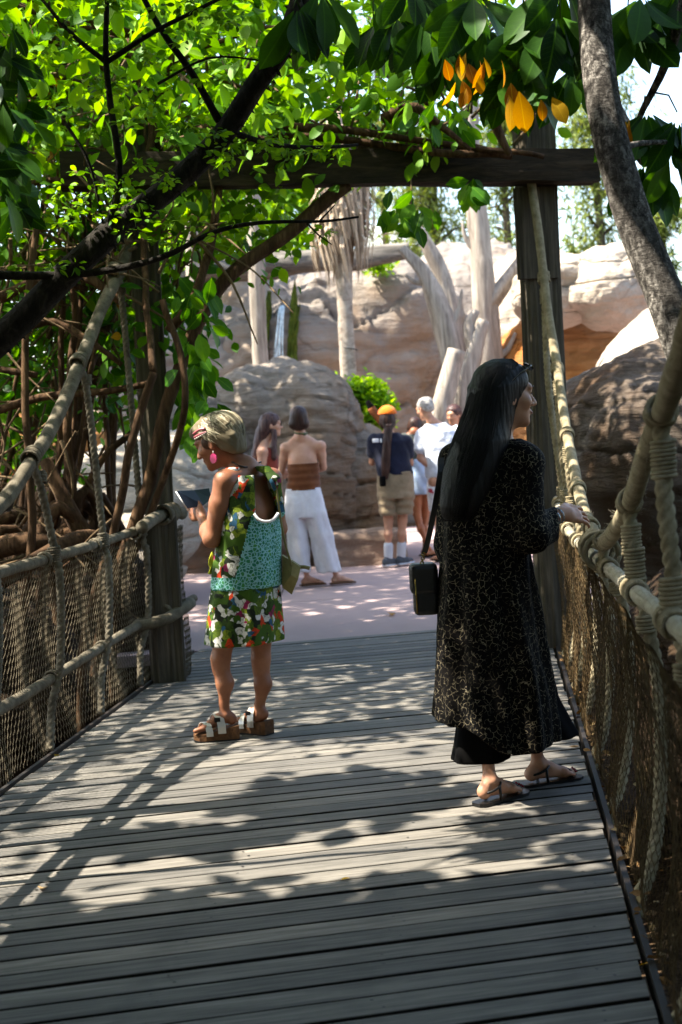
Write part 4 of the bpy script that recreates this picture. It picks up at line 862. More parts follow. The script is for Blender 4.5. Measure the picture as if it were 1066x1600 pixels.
# ---------------- trees left of the plaza that shade it (crowns above the view)
def shade_tree(trunk, rect, h, n, label, ls=.22, clump=20, sp=.35):
    o0_ = np.array([trunk[0], trunk[1], -.1]); tr = thing('shade_tree', o0_, label, 'tree', 'shade trees beside the plaza'); Q, Cn = shade_pts(n, *rect, *h, clump, sp)
    foliage('crown', Q, rdir(len(Q)), RNG.uniform(ls * .7, ls * 1.3, len(Q)), TPL_M, L_MID, tr, o0_)
    mb = MB(); top = np.array([Cn[:, 0].mean(), Cn[:, 1].mean(), h[0] + .4]); vine_part(mb, [o0_, o0_ + [.1, .1, 2.0], top - [0, 0, .8], top], .2, .12, .3, 10); mb.build('trunk', B_FAR, tr).location = -o0_
    mb = MB()
    for i in range(22): e = Cn[random.randrange(len(Cn))]; vine_part(mb, [top, top * .5 + e * .5 + [0, 0, .15], e], .07, .02, .3, 6)
    o = mb.build('limbs', B_FAR, tr); o.location = -o0_; o['kind'] = 'stuff'
shade_tree((-6.5, 14.5), (-1.2, 3.2, 10.2, 15.3), (5.5, 7.0), 5600, 'broad tree behind the vines whose crown shades the plaza')
shade_tree((-5.5, 19.5), (-2.4, 1.6, 15.2, 19.0), (5.5, 7.0), 2600, 'tree left of the tall boulder whose crown shades it')
def hedge_tree(pos, size, n, label):
    o0_ = np.array([pos[0], pos[1], -.9]); tr = thing('shade_tree', o0_, label, 'tree', 'trees around the viewpoint outside the picture'); Q, Cn = clumps((pos[0], pos[1], pos[2]), size, n // 16, 16, .25, .1)
    foliage('crown', Q, rdir(len(Q), .2), RNG.uniform(.30, .50, len(Q)), TPL_M, L_DARK, tr, o0_); mb = MB(); vine_part(mb, [o0_, o0_ + [.1, 0, 1.2], np.array(pos)], .16, .08, .2, 8); mb.build('trunk', B_FAR, tr).location = -o0_
shade_tree((-9.5, 24.5), (-3.2, 1.9, 22.0, 27.0), (6.5, 8.5), 3200, 'tall tree at the far left whose crown shades the waterfall cliff', .36)
hedge_tree((-3.6, -3.2, 3.0), (2.2, 1.5, 3.4), 2600, 'dense tree behind the viewpoint on the left, outside the picture')
hedge_tree((.4, -4.6, 3.2), (2.4, 1.5, 3.6), 2600, 'dense tree straight behind the viewpoint, outside the picture')
hedge_tree((4.2, -2.6, 3.0), (2.0, 2.0, 3.4), 2600, 'dense tree behind the viewpoint on the right, outside the picture')
hedge_tree((4.9, 2.2, 2.8), (1.5, 2.4, 3.2), 2600, 'dense tree to the right of the near railing, outside the picture')
hedge_tree((-4.8, 1.6, 2.2), (1.4, 2.2, 2.6), 2200, 'dense tree to the left of the near railing, outside the picture')
# canopy of the vine above the gateway shades the far half of the deck
Q2, C2 = shade_pts(5200, -1.6, 2.8, 6.5, 10.3, 3.1, 4.3, 10, .14)
Q3, C3 = shade_pts(6500, -5.2, -1.5, 3.6, 10.6, 3.0, 4.8, 14, .18); C2 = np.concatenate([C2, C3])
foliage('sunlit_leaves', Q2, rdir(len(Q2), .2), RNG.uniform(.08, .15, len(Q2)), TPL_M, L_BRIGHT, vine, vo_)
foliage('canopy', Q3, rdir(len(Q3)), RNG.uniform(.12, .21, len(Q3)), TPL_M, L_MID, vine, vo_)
Cr = np.stack([RNG.uniform(-.9, 3.6, 420), RNG.uniform(1.0, 9.0, 420), RNG.uniform(0, 1.5, 420)], -1); Cr[:, 2] += np.maximum(3.5, 1.75 + .33 * Cr[:, 1]) + np.clip(1.0 - Cr[:, 0], 0, 2) * .35
Q4 = np.repeat(Cr, 12, 0) + RNG.normal(0, .16, (420 * 12, 3)); foliage('crown', Q4, rdir(len(Q4), .4), RNG.uniform(.16, .26, len(Q4)), TPL_B, L_DARK, lean, ro)
mb = MB()
for i in range(26): e = Cr[random.randrange(len(Cr))]; s_ = A(900, -260, 4.8); vine_part(mb, [s_, s_ * .5 + e * .5 + [0, 0, .2], e], .035, .012, .2, 6)
o = mb.build('limbs', B_SMOOTH, lean); o.location = -ro; o['kind'] = 'stuff'
mb = MB()
for i in range(24): e = C2[random.randrange(len(C2))]; s_ = A(random.choice([60, 112, 205, 245]), random.choice([60, 100, 150]), 9.0); vine_part(mb, [s_, s_ * .5 + e * .5 + [0, 0, .15], e], .018, .006, .15, 5)
o = mb.build('upper_twigs', B_VINE, vine); o.location = -vo_; o['kind'] = 'stuff'
# ---------------- fallen leaves
def fallen(px, py, me, size, label, z=.006, name='fallen_leaf'):
    p = atz(px, py, z); o = inst(me, name, None, tuple(p), (random.uniform(-.2, .2), random.uniform(-.2, .2), random.uniform(0, 6.28)), size); tag(o, label, 'leaf')
fallen(1018, 1506, LM_YM, .045, 'yellow leaf lying outside the deck edge at lower right', .01); fallen(610, 958, LM_YM, .13, 'yellowish leaf lying on the pink plaza', .0); fallen(85, 1178, LM_YM, .05, 'tiny yellow leaf at the foot of the left netting'); fallen(65, 1390, LM_DRY, .06, 'curled brown leaf on the boards at left'); fallen(547, 1372, LM_YM, .03, 'small dry leaf scrap on the boards in the middle'); fallen(905, 1166, LM_DRY, .06, 'brown leaf beside the dark-haired woman\'s sandal'); fallen(985, 1408, LM_DRY, .075, 'pale curled leaf caught at the right deck edge')
# litter along the right deck edge
k_ = 420; Yv = RNG.uniform(2.4, 9.3, k_); Q = np.stack([XR(Yv) + .03 + np.abs(RNG.normal(0, .05, k_)), Yv, RNG.uniform(-.02, .03, k_)], -1); D = rdir(k_); D[:, 2] *= .3
lt = foliage('leaf_litter', Q, D, RNG.uniform(.015, .04, k_), TPL_M, L_DRY); tag(lt, 'dry brown leaf litter gathered along the right deck edge', 'litter', kind='stuff')
# ================================================================ PEOPLE (signed-distance bodies, one continuous skin each)
def V3(*a): return np.array(a, float)
def unit(v): v = np.asarray(v, float); return v / (np.linalg.norm(v) + 1e-12)
def cap(a, b, ra, rb=None):
    a = np.asarray(a, float); b = np.asarray(b, float); rb = ra if rb is None else rb; ba = b - a; bb = ba @ ba + 1e-12; rm = max(ra, rb)
    def f(P):
        t = np.clip(((P - a) @ ba) / bb, 0, 1); return np.linalg.norm(P - a - t[..., None] * ba, axis=-1) - (ra + t * (rb - ra))
    return f, np.minimum(a, b) - rm, np.maximum(a, b) + rm
def ell(c, r, B=None):
    """B rows: the ellipsoid's own axes"""
    c = np.asarray(c, float); r = np.asarray(r, float); B = np.eye(3) if B is None else np.asarray(B); e = np.sqrt(((B * r[:, None]) ** 2).sum(0))
    def f(P):
        q = (P - c) @ B.T; k0 = np.linalg.norm(q / r, axis=-1); k1 = np.linalg.norm(q / r ** 2, axis=-1) + 1e-9; return k0 * (k0 - 1) / k1
    return f, c - e, c + e
def bx(c, h, B=None, rd=.004):
    c = np.asarray(c, float); h = np.asarray(h, float) - rd; B = np.eye(3) if B is None else np.asarray(B); e = np.abs(B * (h + rd)[:, None]).sum(0)
    def f(P):
        q = np.abs((P - c) @ B.T) - h; return np.linalg.norm(np.maximum(q, 0), axis=-1) + np.minimum(q.max(-1), 0) - rd
    return f, c - e, c + e
def loft(rows, yaw=0., fold=None):
    """rows (z, cx, cy, half-side, half-depth); side axis turned by yaw; fold(theta, z) adds to the radius"""
    R = np.array(sorted(rows), float); z0, z1 = R[0, 0], R[-1, 0]; c, s = math.cos(yaw), math.sin(yaw); m = R[:, 3:5].max() + .04
    def f(P):
        z = np.clip(P[..., 2], z0, z1); g = [np.interp(z, R[:, 0], R[:, i]) for i in range(1, 5)]
        dx = P[..., 0] - g[0]; dy = P[..., 1] - g[1]; u = dx * c + dy * s; w = -dx * s + dy * c; a = g[2]; b = g[3]
        k0 = np.sqrt((u / a) ** 2 + (w / b) ** 2); k1 = np.sqrt((u / a ** 2) ** 2 + (w / b ** 2) ** 2) + 1e-9; d = k0 * (k0 - 1) / k1
        if fold is not None: d = d - fold(np.arctan2(w / b, u / a), z)
        dz = np.maximum(z0 - P[..., 2], P[..., 2] - z1); return np.maximum(d, dz)
    return f, V3(R[:, 1].min() - m, R[:, 2].min() - m, z0 - .01), V3(R[:, 1].max() + m, R[:, 2].max() + m, z1 + .01)
def half(n, d):          # keep the side where p.n < d
    n = np.asarray(n, float); return lambda P: P @ n - d
class Vol:
    def __init__(s, lo, hi, h):
        s.h = h; s.lo = np.asarray(lo, float) - 3 * h; n = np.ceil((np.asarray(hi) + 3 * h - s.lo) / h).astype(int) + 1; s.n = n; s.D = np.full(n, .5, np.float32)
    def sl(s, lo, hi, m):
        a = np.clip(((lo - m - s.lo) / s.h).astype(int), 0, s.n - 1); b = np.clip(((hi + m - s.lo) / s.h).astype(int) + 2, 1, s.n); return tuple(slice(x, y) for x, y in zip(a, b))
    def pts(s, q): return np.stack(np.meshgrid(*[s.lo[i] + s.h * np.arange(q[i].start, q[i].stop) for i in range(3)], indexing='ij'), -1)
    def add(s, pr, k=.0):
        q = s.sl(pr[1], pr[2], k + 3 * s.h); d = pr[0](s.pts(q)); D = s.D[q]
        if k > 0: hh = np.clip(.5 + .5 * (D - d) / k, 0, 1); s.D[q] = D * (1 - hh) + d * hh - k * hh * (1 - hh)
        else: s.D[q] = np.minimum(D, d)
    def sub(s, pr, k=0.):
        q = s.sl(pr[1], pr[2], k + 3 * s.h); d = -pr[0](s.pts(q)); D = s.D[q]
        if k > 0: hh = np.clip(.5 - .5 * (D - d) / k, 0, 1); s.D[q] = D * (1 - hh) + d * hh + k * hh * (1 - hh)
        else: s.D[q] = np.maximum(D, d)
    def keep(s, fn):
        q = tuple(slice(0, x) for x in s.n); s.D = np.maximum(s.D, fn(s.pts(q)).astype(np.float32))
    def warp(s, fn):
        q = tuple(slice(0, x) for x in s.n); m = np.abs(s.D) < .05; P = s.pts(q)[m]; s.D[m] += fn(P).astype(np.float32)
    def mesh(s):
        D = s.D; D[0] = D[-1] = .5; D[:, 0] = D[:, -1] = .5; D[:, :, 0] = D[:, :, -1] = .5; S = D < 0
        n = np.array(D.shape) - 1; cnt = np.zeros(n, np.uint8); acc = np.zeros(tuple(n) + (3,), np.float32)
        c8 = [(i, j, k) for i in (0, 1) for j in (0, 1) for k in (0, 1)]; sl = lambda o: tuple(slice(o[d], o[d] + n[d]) for d in range(3))
        for a in c8:
            for ax_ in range(3):
                if a[ax_]: continue
                b = list(a); b[ax_] = 1; da, db = D[sl(a)], D[sl(b)]; m = S[sl(a)] != S[sl(b)]
                t = da[m] / (da[m] - db[m]); p = np.tile(np.array(a, np.float32), (len(t), 1)); p[:, ax_] += t; acc[m] += p; cnt[m] += 1
        act = cnt > 0; idx = np.full(n, -1, np.int64); idx[act] = np.arange(act.sum()); V = (np.argwhere(act) + acc[act] / cnt[act][:, None]) * s.h + s.lo
        F = []
        for ax_ in range(3):
            o1, o2 = [(1, 2), (2, 0), (0, 1)][ax_]; r = [slice(1, n[d]) for d in range(3)]; r[ax_] = slice(0, n[ax_])
            a = S[tuple(r)]; r2 = list(r); r2[ax_] = slice(1, n[ax_] + 1); b = S[tuple(r2)]
            for m, fl in ((a & ~b, False), (~a & b, True)):
                w = np.argwhere(m); 
                if not len(w): continue
                w = w + np.array([0 if d == ax_ else 1 for d in range(3)]); e1 = np.zeros(3, int); e1[o1] = 1; e2 = np.zeros(3, int); e2[o2] = 1
                g = lambda q: idx[q[:, 0], q[:, 1], q[:, 2]]; qd = np.stack([g(w - e1 - e2), g(w - e2), g(w), g(w - e1)], 1); F.append(qd[:, ::-1] if fl else qd)
        return V, np.concatenate(F)
def sdf(name, prims, h, mat, parent, k=.02, subs=(), keep=(), warp=None, idx=None, smooth=1):
    lo = np.min([p[1] for p in prims], 0) - .02; hi = np.max([p[2] for p in prims], 0) + .02; v = Vol(lo, hi, h)
    for p in prims: v.add(p[:3], p[3] if len(p) > 3 else k)
    for p in subs: v.sub(p[:3], p[3] if len(p) > 3 else 0)
    for fn in keep: v.keep(fn)
    if warp is not None: v.warp(warp)
    V, F = v.mesh()
    mi = None
    if idx is not None: mi = idx(V[F].mean(1))
    return mk(name, V, F, mat, parent, True, mi)
# ---- anatomy helpers
def headframe(fw, tilt=0., lean=0.):
    """rows: side, forward, up; fw horizontal facing, tilt>0 = chin down"""
    f = unit(V3(fw[0], fw[1], 0)); s = np.cross(f, V3(0, 0, 1)); u = V3(0, 0, 1); f2 = f * math.cos(tilt) - u * math.sin(tilt); u2 = np.cross(s, f2)
    s2 = s * math.cos(lean) + u2 * math.sin(lean); u3 = np.cross(s2, f2); return np.array([s2, f2, u3])
def head_prims(c, B, sc=1.):
    p = lambda s, f, u: np.asarray(c) + (B[0] * s + B[1] * f + B[2] * u) * sc
    E = lambda q, r, k=.02: ell(p(*q), np.array(r) * sc, B) + (k * sc,)
    out = [E((0, -.012, .028), (.074, .094, .088)), E((0, .022, -.035), (.060, .072, .078), .03), E((0, .052, -.082), (.036, .036, .030), .025), E((0, .078, -.098), (.020, .016, .016), .02),
           E((0, .078, .030), (.050, .020, .018), .02), cap(p(0, .090, .012), p(0, .112, -.026), .008 * sc, .012 * sc) + (.012 * sc,), E((.012, .098, -.030), (.009, .010, .008), .008), E((-.012, .098, -.030), (.009, .010, .008), .008),
           E((0, .090, -.056), (.022, .012, .007), .006), E((0, .086, -.067), (.019, .012, .008), .006), E((.042, .060, -.022), (.022, .026, .022), .02), E((-.042, .060, -.022), (.022, .026, .022), .02),
           E((.030, .080, .010), (.013, .010, .009), .008), E((-.030, .080, .010), (.013, .010, .009), .008)]
    for sg in (-1, 1): out += [E((.073 * sg, -.006, -.012), (.010, .022, .033), .008), cap(p(.079 * sg, -.016, .008), p(.079 * sg, -.004, -.034), .008 * sc, .007 * sc) + (.006 * sc,)]
    return out
def hand_prims(W, d, n, thumb, curl=.5, sc=1., spread=.1, curls=None):
    """W wrist, d towards the fingertips, n out of the back of the hand, thumb: side sign"""
    d = unit(d); n = unit(np.asarray(n) - d * (np.asarray(n) @ d)); w = np.cross(d, n) * thumb; W = np.asarray(W, float)
    o = [ell(W + d * .048 * sc, np.array([.050, .040, .016]) * sc, np.array([d, w, n])) + (.014,), cap(W, W + d * .03 * sc, .024 * sc, .026 * sc) + (.02,)]
    for i, (off, ln) in enumerate(((.033, .072), (.011, .082), (-.011, .076), (-.033, .060))):
        b = W + (d * .084 + w * off) * sc; dir_ = unit(d + w * off * spread * 30); cu = curl if curls is None else curls[i]; q = b - d * .02 * sc; o.append(cap(q, b, .0105 * sc, .0098 * sc) + (.007,))
        for j, fr in enumerate((.45, .31, .24)):
            a = cu * (j + .8) * .62; dd = dir_ * math.cos(a) - n * math.sin(a); e = b + dd * ln * fr * sc; o.append(cap(b, e, (.0088 - .0010 * j) * sc, (.0080 - .0012 * j) * sc) + (.002,)); b = e
    b = W + (d * .022 + w * .026) * sc; t1 = b + (d * .030 + w * .024 - n * .010) * sc; t2 = t1 + (d * .032 + w * .006 - n * .010) * sc; t3 = t2 + (d * .024 - w * .002 - n * .008) * sc
    o += [cap(b, t1, .016 * sc, .0125 * sc) + (.012,), cap(t1, t2, .012 * sc, .0105 * sc) + (.005,), cap(t2, t3, .0102 * sc, .008 * sc) + (.004,)]
    return o
def foot_prims(A, d, z, sc=1., hl=0., toes=True):
    """A ankle, d toe direction (horizontal), z sole height at the toes, hl heel lift"""
    d = unit(V3(d[0], d[1], 0)); w = np.cross(d, V3(0, 0, 1)); g = V3(A[0], A[1], 0)
    heel = g - d * .035 * sc + V3(0, 0, z + hl + .030); mid = g + d * .05 * sc + V3(0, 0, z + hl * .7 + .045); ball = g + d * .115 * sc + V3(0, 0, z + hl * .25 + .022)
    K = (.010,); o = [cap(A, heel + V3(0, 0, .02) + d * .012, .027 * sc, .024 * sc) + (.014,), ell(heel, (.030 * sc, .029 * sc, .029)) + K, cap(A + d * .008, mid, .026 * sc, .024 * sc) + (.014,), cap(heel + d * .03, ball, .024 * sc, .020 * sc) + K, cap(mid, ball, .026 * sc, .018 * sc) + K, cap(ball - w * .022 * sc, ball + w * .020 * sc, .018, .018) + K]
    for sg in (-1, 1): o.append(ell(A + w * sg * .024 * sc, (.012, .012, .014)) + (.012,))
    for i, (off, ln, r) in enumerate(((.032, .052, .0125), (.014, .050, .0095), (-.002, .045, .009), (-.017, .037, .0085), (-.031, .028, .008))):
        b = ball + w * off * -1 * sc * (1 if toes is True else -1) + d * .005; e = b + d * ln * sc + V3(0, 0, -.010); o.append(cap(b, e, r, r * .95) + (.005,))
    return o
def leg_prims(hip, knee, ank, sc=1., fat=1., fwd=(0, -1)):
    f = unit(V3(fwd[0], fwd[1], 0)); cf = knee * .62 + ank * .38 - f * .018
    return [cap(hip, knee * .9 + hip * .1, .082 * sc * fat, .050 * sc * fat), cap(knee * .95 + hip * .05, knee * .88 + ank * .12, .047 * sc * fat, .040 * sc * fat) + (.03,), cap(knee * .92 + ank * .08, cf, .040 * sc * fat, .044 * sc * fat) + (.03,), cap(cf, knee * .22 + ank * .78, .043 * sc * fat, .026 * sc * fat) + (.03,), cap(knee * .25 + ank * .75, ank, .027 * sc * fat, .026 * sc) + (.012,)]
def arm_prims(sh, el, wr, sc=1., fat=1.):
    m = sh * .6 + el * .4; fm = el * .7 + wr * .3
    return [cap(sh, m, .050 * sc * fat, .045 * sc * fat), cap(m, el, .045 * sc * fat, .036 * sc * fat), cap(el, fm, .037 * sc * fat, .038 * sc * fat), cap(fm, wr, .037 * sc * fat, .024 * sc)]
def torso_prims(pel, chest, neckb, shL, shR, yaw, sc=1., fat=1.):
    c, s = math.cos(yaw), math.sin(yaw); B = np.array([[c, s, 0], [-s, c, 0], [0, 0, 1.]]); mid = pel * .5 + chest * .5
    return [ell(pel, np.array([.165 * fat, .125 * fat, .125]) * sc, B) + (.05,), ell(mid, np.array([.135 * fat, .105 * fat, .15]) * sc, B) + (.05,), ell(chest, np.array([.150 * fat, .110 * fat, .165]) * sc, B) + (.05,),
            cap(shL, shR, .052 * sc, .052 * sc) + (.05,), cap(shL * .5 + neckb * .5, neckb + V3(0, 0, .01), .045 * sc, .048 * sc) + (.04,), cap(shR * .5 + neckb * .5, neckb + V3(0, 0, .01), .045 * sc, .048 * sc) + (.04,)]
def skinmat(name, c1, c2, rough=.5):
    t = NT(name); n = t.noise(t.coord(), 7, 5, .6); n2 = t.noise(t.coord(), 90, 3); c = t.ramp(n, [(.35, c1), (.65, c2)]); t.col(t.mix(t.math('MULTIPLY', n2, .45), c, c1)); t.bump(t.noise(t.coord(), 160, 4, .7), .2, .002)
    return t.fin(rough, .4, Subsurface_Weight=.08, Subsurface_Scale=.02)
SK_TAN = skinmat('tanned_skin', '7d4d35', '9c6a4c'); SK_FAIR = skinmat('fair_skin', 'a9785c', 'c4957a'); SK_PALE = skinmat('light_skin', 'b58368', 'cc9f86'); SK_BROWN = skinmat('warm_brown_skin', '8a5133', 'a56a46')
def hairmat(name, c1, c2, c3, scale=(60, 60, 5), rough=.4):
    t = NT(name); n = t.noise(t.coord(scale), 1.2, 6, .6, .5); t.col(t.ramp(n, [(.3, c1), (.5, c2), (.72, c3)])); t.bump(n, .9, .006); return t.fin(rough, .25)
H_BLACK = hairmat('black_hair', '040303', '080606', '0e0b0a', (70, 70, 3), .5); H_BLOND = plain('ash_blonde_hair', '6b614d', .7, .15); H_BROWN = hairmat('dark_brown_hair', '1c100c', '33201a', '4a3026'); H_LBROWN = hairmat('long_brown_hair', '2a1a18', '453030', '6a4a3c'); H_GREY = hairmat('white_grey_hair', '6b6661', '9a958f', 'bab5ae', (30, 30, 30))
M_EYE = plain('eye_dark', '1a110c', .2, .5); M_LIP = plain('lips', '8a4038', .5, .3); M_NAIL2 = plain('red_nail_polish', '7d0f1c', .25, .5)
def fabric(name, c1, c2=None, rough=.85, scale=60, bump=.25):
    t = NT(name); n = t.noise(t.coord(), scale, 5, .6); w = t.noise(t.coord(), 7, 4, .6); t.col(t.ramp(w, [(.35, c1), (.65, c2 or c1)])); t.bump(t.math('ADD', n, t.math('MULTIPLY', w, 2.)), bump, .01); return t.fin(rough, .2, Sheen_Weight=.15)
def strands(name, roots, dirs, length, mat, parent, r=.0012, droop=.5, n=5, wav=.01):
    """loose hair strands as thin ribbons tubes in one mesh"""
    mb = MB()
    for p, d, L in zip(roots, dirs, length):
        t_ = np.linspace(0, 1, n); P = p + np.outer(t_, d) * L; P[:, 2] -= droop * L * t_ ** 2; P += RNG.normal(0, wav, P.shape) * t_[:, None]
        mb.tube(P, np.linspace(r, r * .4, n), 3, cap=False)
    o = mb.build(name, mat, parent); o['kind'] = 'stuff'; return o
class PX:
    """pixel -> coordinates local to a person standing at depth Y0"""
    def __init__(s, px, py, Y0=None):
        s.root = atz(px, py) if Y0 is None else np.array([aty(px, py, Y0)[0], Y0, 0.]); s.Y0 = s.root[1]
    def __call__(s, px, py, dY=0.): return aty(px, py, s.Y0 + dY) - s.root
def person(P, label, group=None): return thing('person', P.root, label, 'person', group)

# ---------------------------------------------------------------- blonde woman on the left, reading
P = PX(378, 1152); wl_ = person(P, 'blonde woman in a tropical print dress looking down at a wallet')
FW = unit(V3(-.80, .60, 0)); SD = V3(FW[1], -FW[0], 0); yaw = math.atan2(SD[1], SD[0])     # facing left and away; SD = her right
hc = P(338, 690, .02); HB = headframe((-.93, .36), .42)
pel = P(385, 905); chest = P(392, 800, .02); nk = P(384, 733, .02); shL = P(352, 752, -.10); shR = P(424, 748, .14)
elL = P(331, 842, -.10); wrL = P(316, 806, .06); elR = P(437, 826, .20); wrR = P(372, 805, .34)
hipL = P(360, 945, -.06); knL = P(344, 1035, -.04); anL = P(352, 1118, -.04); hipR = P(408, 945, .07); knR = P(408, 1035, .05); anR = P(405, 1122, .05)
sk = torso_prims(pel, chest, nk, shL, shR, yaw, .98) + arm_prims(shL, elL, wrL, 1.0, 1.08) + arm_prims(shR, elR, wrR, .97) + leg_prims(hipL, knL, anL, .98, .9, FW) + leg_prims(hipR, knR, anR, .98, .9, FW)
sk += [cap(nk, hc - HB[2] * .06 - HB[1] * .01, .052, .050)] + head_prims(hc, HB, 1.02)
sk += [q for q in hand_prims(wrL, unit(V3(-.45, .55, .45)), unit(V3(-.7, -.6, .3)), -1, .55)] + [q for q in hand_prims(wrR, unit(V3(-.8, -.1, .25)), unit(V3(-.2, .8, .4)), 1, .5)]
fdL = V3(-.95, -.12, 0); fdR = V3(-.62, .45, 0)
sk += [(q + (.02,) if len(q) == 3 else q) for q in foot_prims(anL, fdL, .040, .84, .030) + foot_prims(anR, fdR, .040, .84, .030)]
sdf('body', sk, .0055, SK_TAN, wl_, .022)
# eye + brow
for sg in (1, -1):
    mb = MB(); q = hc + (HB[0] * .031 * sg + HB[1] * .089 + HB[2] * .010) * 1.02; mb.tube([q - HB[0] * .011, q, q + HB[0] * .011], [.002, .005, .002], 6); mb.build('eye', M_EYE, wl_)
    mb = MB(); q = hc + (HB[0] * .031 * sg + HB[1] * .096 + HB[2] * .030) * 1.02; mb.tube([q - HB[0] * .015, q + HB[2] * .004, q + HB[0] * .015 - HB[1] * .008], [.002, .003, .0015], 6); mb.build('eyebrow', H_BROWN, wl_)
# hair: short full bob
hp = lambda s, f, u: hc + HB[0] * s + HB[1] * f + HB[2] * u
hair = [ell(hp(0, -.02, .042), (.086, .106, .090), HB), ell(hp(0, -.075, .005), (.088, .072, .095), HB) + (.04,), ell(hp(0, -.088, -.055), (.074, .050, .055), HB) + (.03,), ell(hp(.0, .058, .082), (.062, .042, .032), HB) + (.03,)]
def hw(Pq):
    q = (Pq - hc) @ HB.T; th = np.arctan2(q[:, 2] - .03, q[:, 1] + .03); return -.006 * fbm(np.stack([th * 3.0, q[:, 0] * 46, np.linalg.norm(q, axis=1) * 9], -1), 3, 4) - .006 * fbm(q * 16, 2, 9)
sdf('hair', hair, .005, H_BLOND, wl_, .03, subs=[ell(hp(0, .105, -.02), (.09, .085, .085), HB) + (.02,), ell(hp(.09, .028, -.045), (.05, .05, .075), HB) + (.015,), ell(hp(-.09, .028, -.045), (.05, .05, .075), HB) + (.015,)], warp=hw)
HBM = [plain('ash_blonde_lock', '8d8269', .5, .35), plain('pale_blonde_lock', 'bfb599', .45, .35), plain('grey_blonde_lock', '5a5040', .5, .3)]
lk = [MB(), MB(), MB()]; hcn = hp(0, -.032, .022); hrad = np.array([.090, .114, .100])
for i in range(1700):
    sg = random.choice((-1, 1)); al = random.uniform(-.25, 1.62); d0 = unit(V3(sg * random.uniform(.0, .35), random.uniform(-.25, .75), 1.0)); low = np.interp(al, [-.25, .35, .9, 1.6], [.15, -.05, -.75, -.95]) + random.gauss(0, .22)
    d1 = unit(V3(sg * math.cos(al), -math.sin(al) * 1.0, low)); om = math.acos(np.clip(d0 @ d1, -1, 1)); tt = np.linspace(random.uniform(0, .35), random.uniform(.85, 1.05), 9)
    pts = [(d0 * math.sin((1 - q) * om) + d1 * math.sin(q * om)) / math.sin(om) for q in tt]; ht = random.uniform(.97, 1.07); fl = random.uniform(-.02, .22)
    C_ = np.array([hcn + (unit(q) * hrad * (ht + fl * max(0, k_ - .7) + .03 * math.sin(3.1 * k_))) @ HB for q, k_ in zip(pts, tt)]) + RNG.normal(0, .0007, (9, 3)) + RNG.normal(0, .003, 3); lk[random.choice((0, 0, 1, 1, 2))].tube(C_, np.interp(np.arange(9), [0, 3, 8], [.0015, random.uniform(.0014, .0032), .0005]), 4, cap=False)
for q, m_ in zip(lk, HBM): o = q.build('hair_locks', m_, wl_); o['kind'] = 'stuff'
H_UNDER = hairmat('brown_undercut', '2c1c14', '4a3122', '5f4430')
for sg in (-1, 1): sdf('undercut', [ell(hp(.066 * sg, .002, .006), (.018, .045, .042), HB)], .005, H_UNDER, wl_)
M_CLIP = plain('pink_clip', '9c4f58', .35, .5); M_PINK = plain('magenta_earring', 'c01f63', .35, .5, c2='d8407f', scale=40); M_PEARL = plain('pearl_beads', 'c9bcb4', .3, .5)
mb = MB(); mb.tube(spline([hp(-.086, .055, .052), hp(-.093, .02, .050), hp(-.094, -.02, .044)], .006), .007, 8); mb.tube(spline([hp(-.090, .050, .068), hp(-.097, .01, .070), hp(-.097, -.02, .060)], .006), .006, 8); cl = mb.build('hair_clip', M_CLIP, wl_)
for i in range(7):
    q = hp(-.097, .05 - i * .011, .041); mb = MB(); mb.tube([q - HB[2] * .004, q - HB[2] * .002, q + HB[2] * .002, q + HB[2] * .004], [.001, .004, .004, .001], 6); mb.build('bead', M_PEARL, cl)
e0 = hp(-.088, -.004, -.062); ez = V3(0, 0, 1); ex = unit(FW)
mb = MB(); v, f = tube([e0 + V3(-.003, -.004, -.012 * 0), e0 + V3(.003, .004, 0)], [.001, .001], 3); 
ang = np.linspace(0, 2 * math.pi, 20, endpoint=False); rr2 = np.where((np.arange(20) % 2) == 0, .021, .0185)
cen = e0 + V3(-.004, -.008, -.024); ring = [cen + ex * math.cos(a_) * r_ + ez * math.sin(a_) * r_ * 1.15 for a_, r_ in zip(ang, rr2)]; nn = unit(np.cross(ex, ez)) * .003
mb.add(np.array([q + nn for q in ring] + [q - nn for q in ring]), [tuple(range(20)), tuple(range(39, 19, -1))] + [(i, (i + 1) % 20, 20 + (i + 1) % 20, 20 + i) for i in range(20)]); ear = mb.build('earring', M_PINK, wl_, False)
mb = MB(); mb.tube([e0 + V3(-.004, -.008, .012), e0 + V3(-.004, -.008, -.004)], .002, 6); mb.build('earring_hook', M_PEARL, ear)
mb = MB(); mb.tube(spline([P(362, 722, -.07), P(384, 730, -.05), P(408, 722, .05)], .01), .004, 6); mb.build('necklace_cord', M_EYE, wl_)
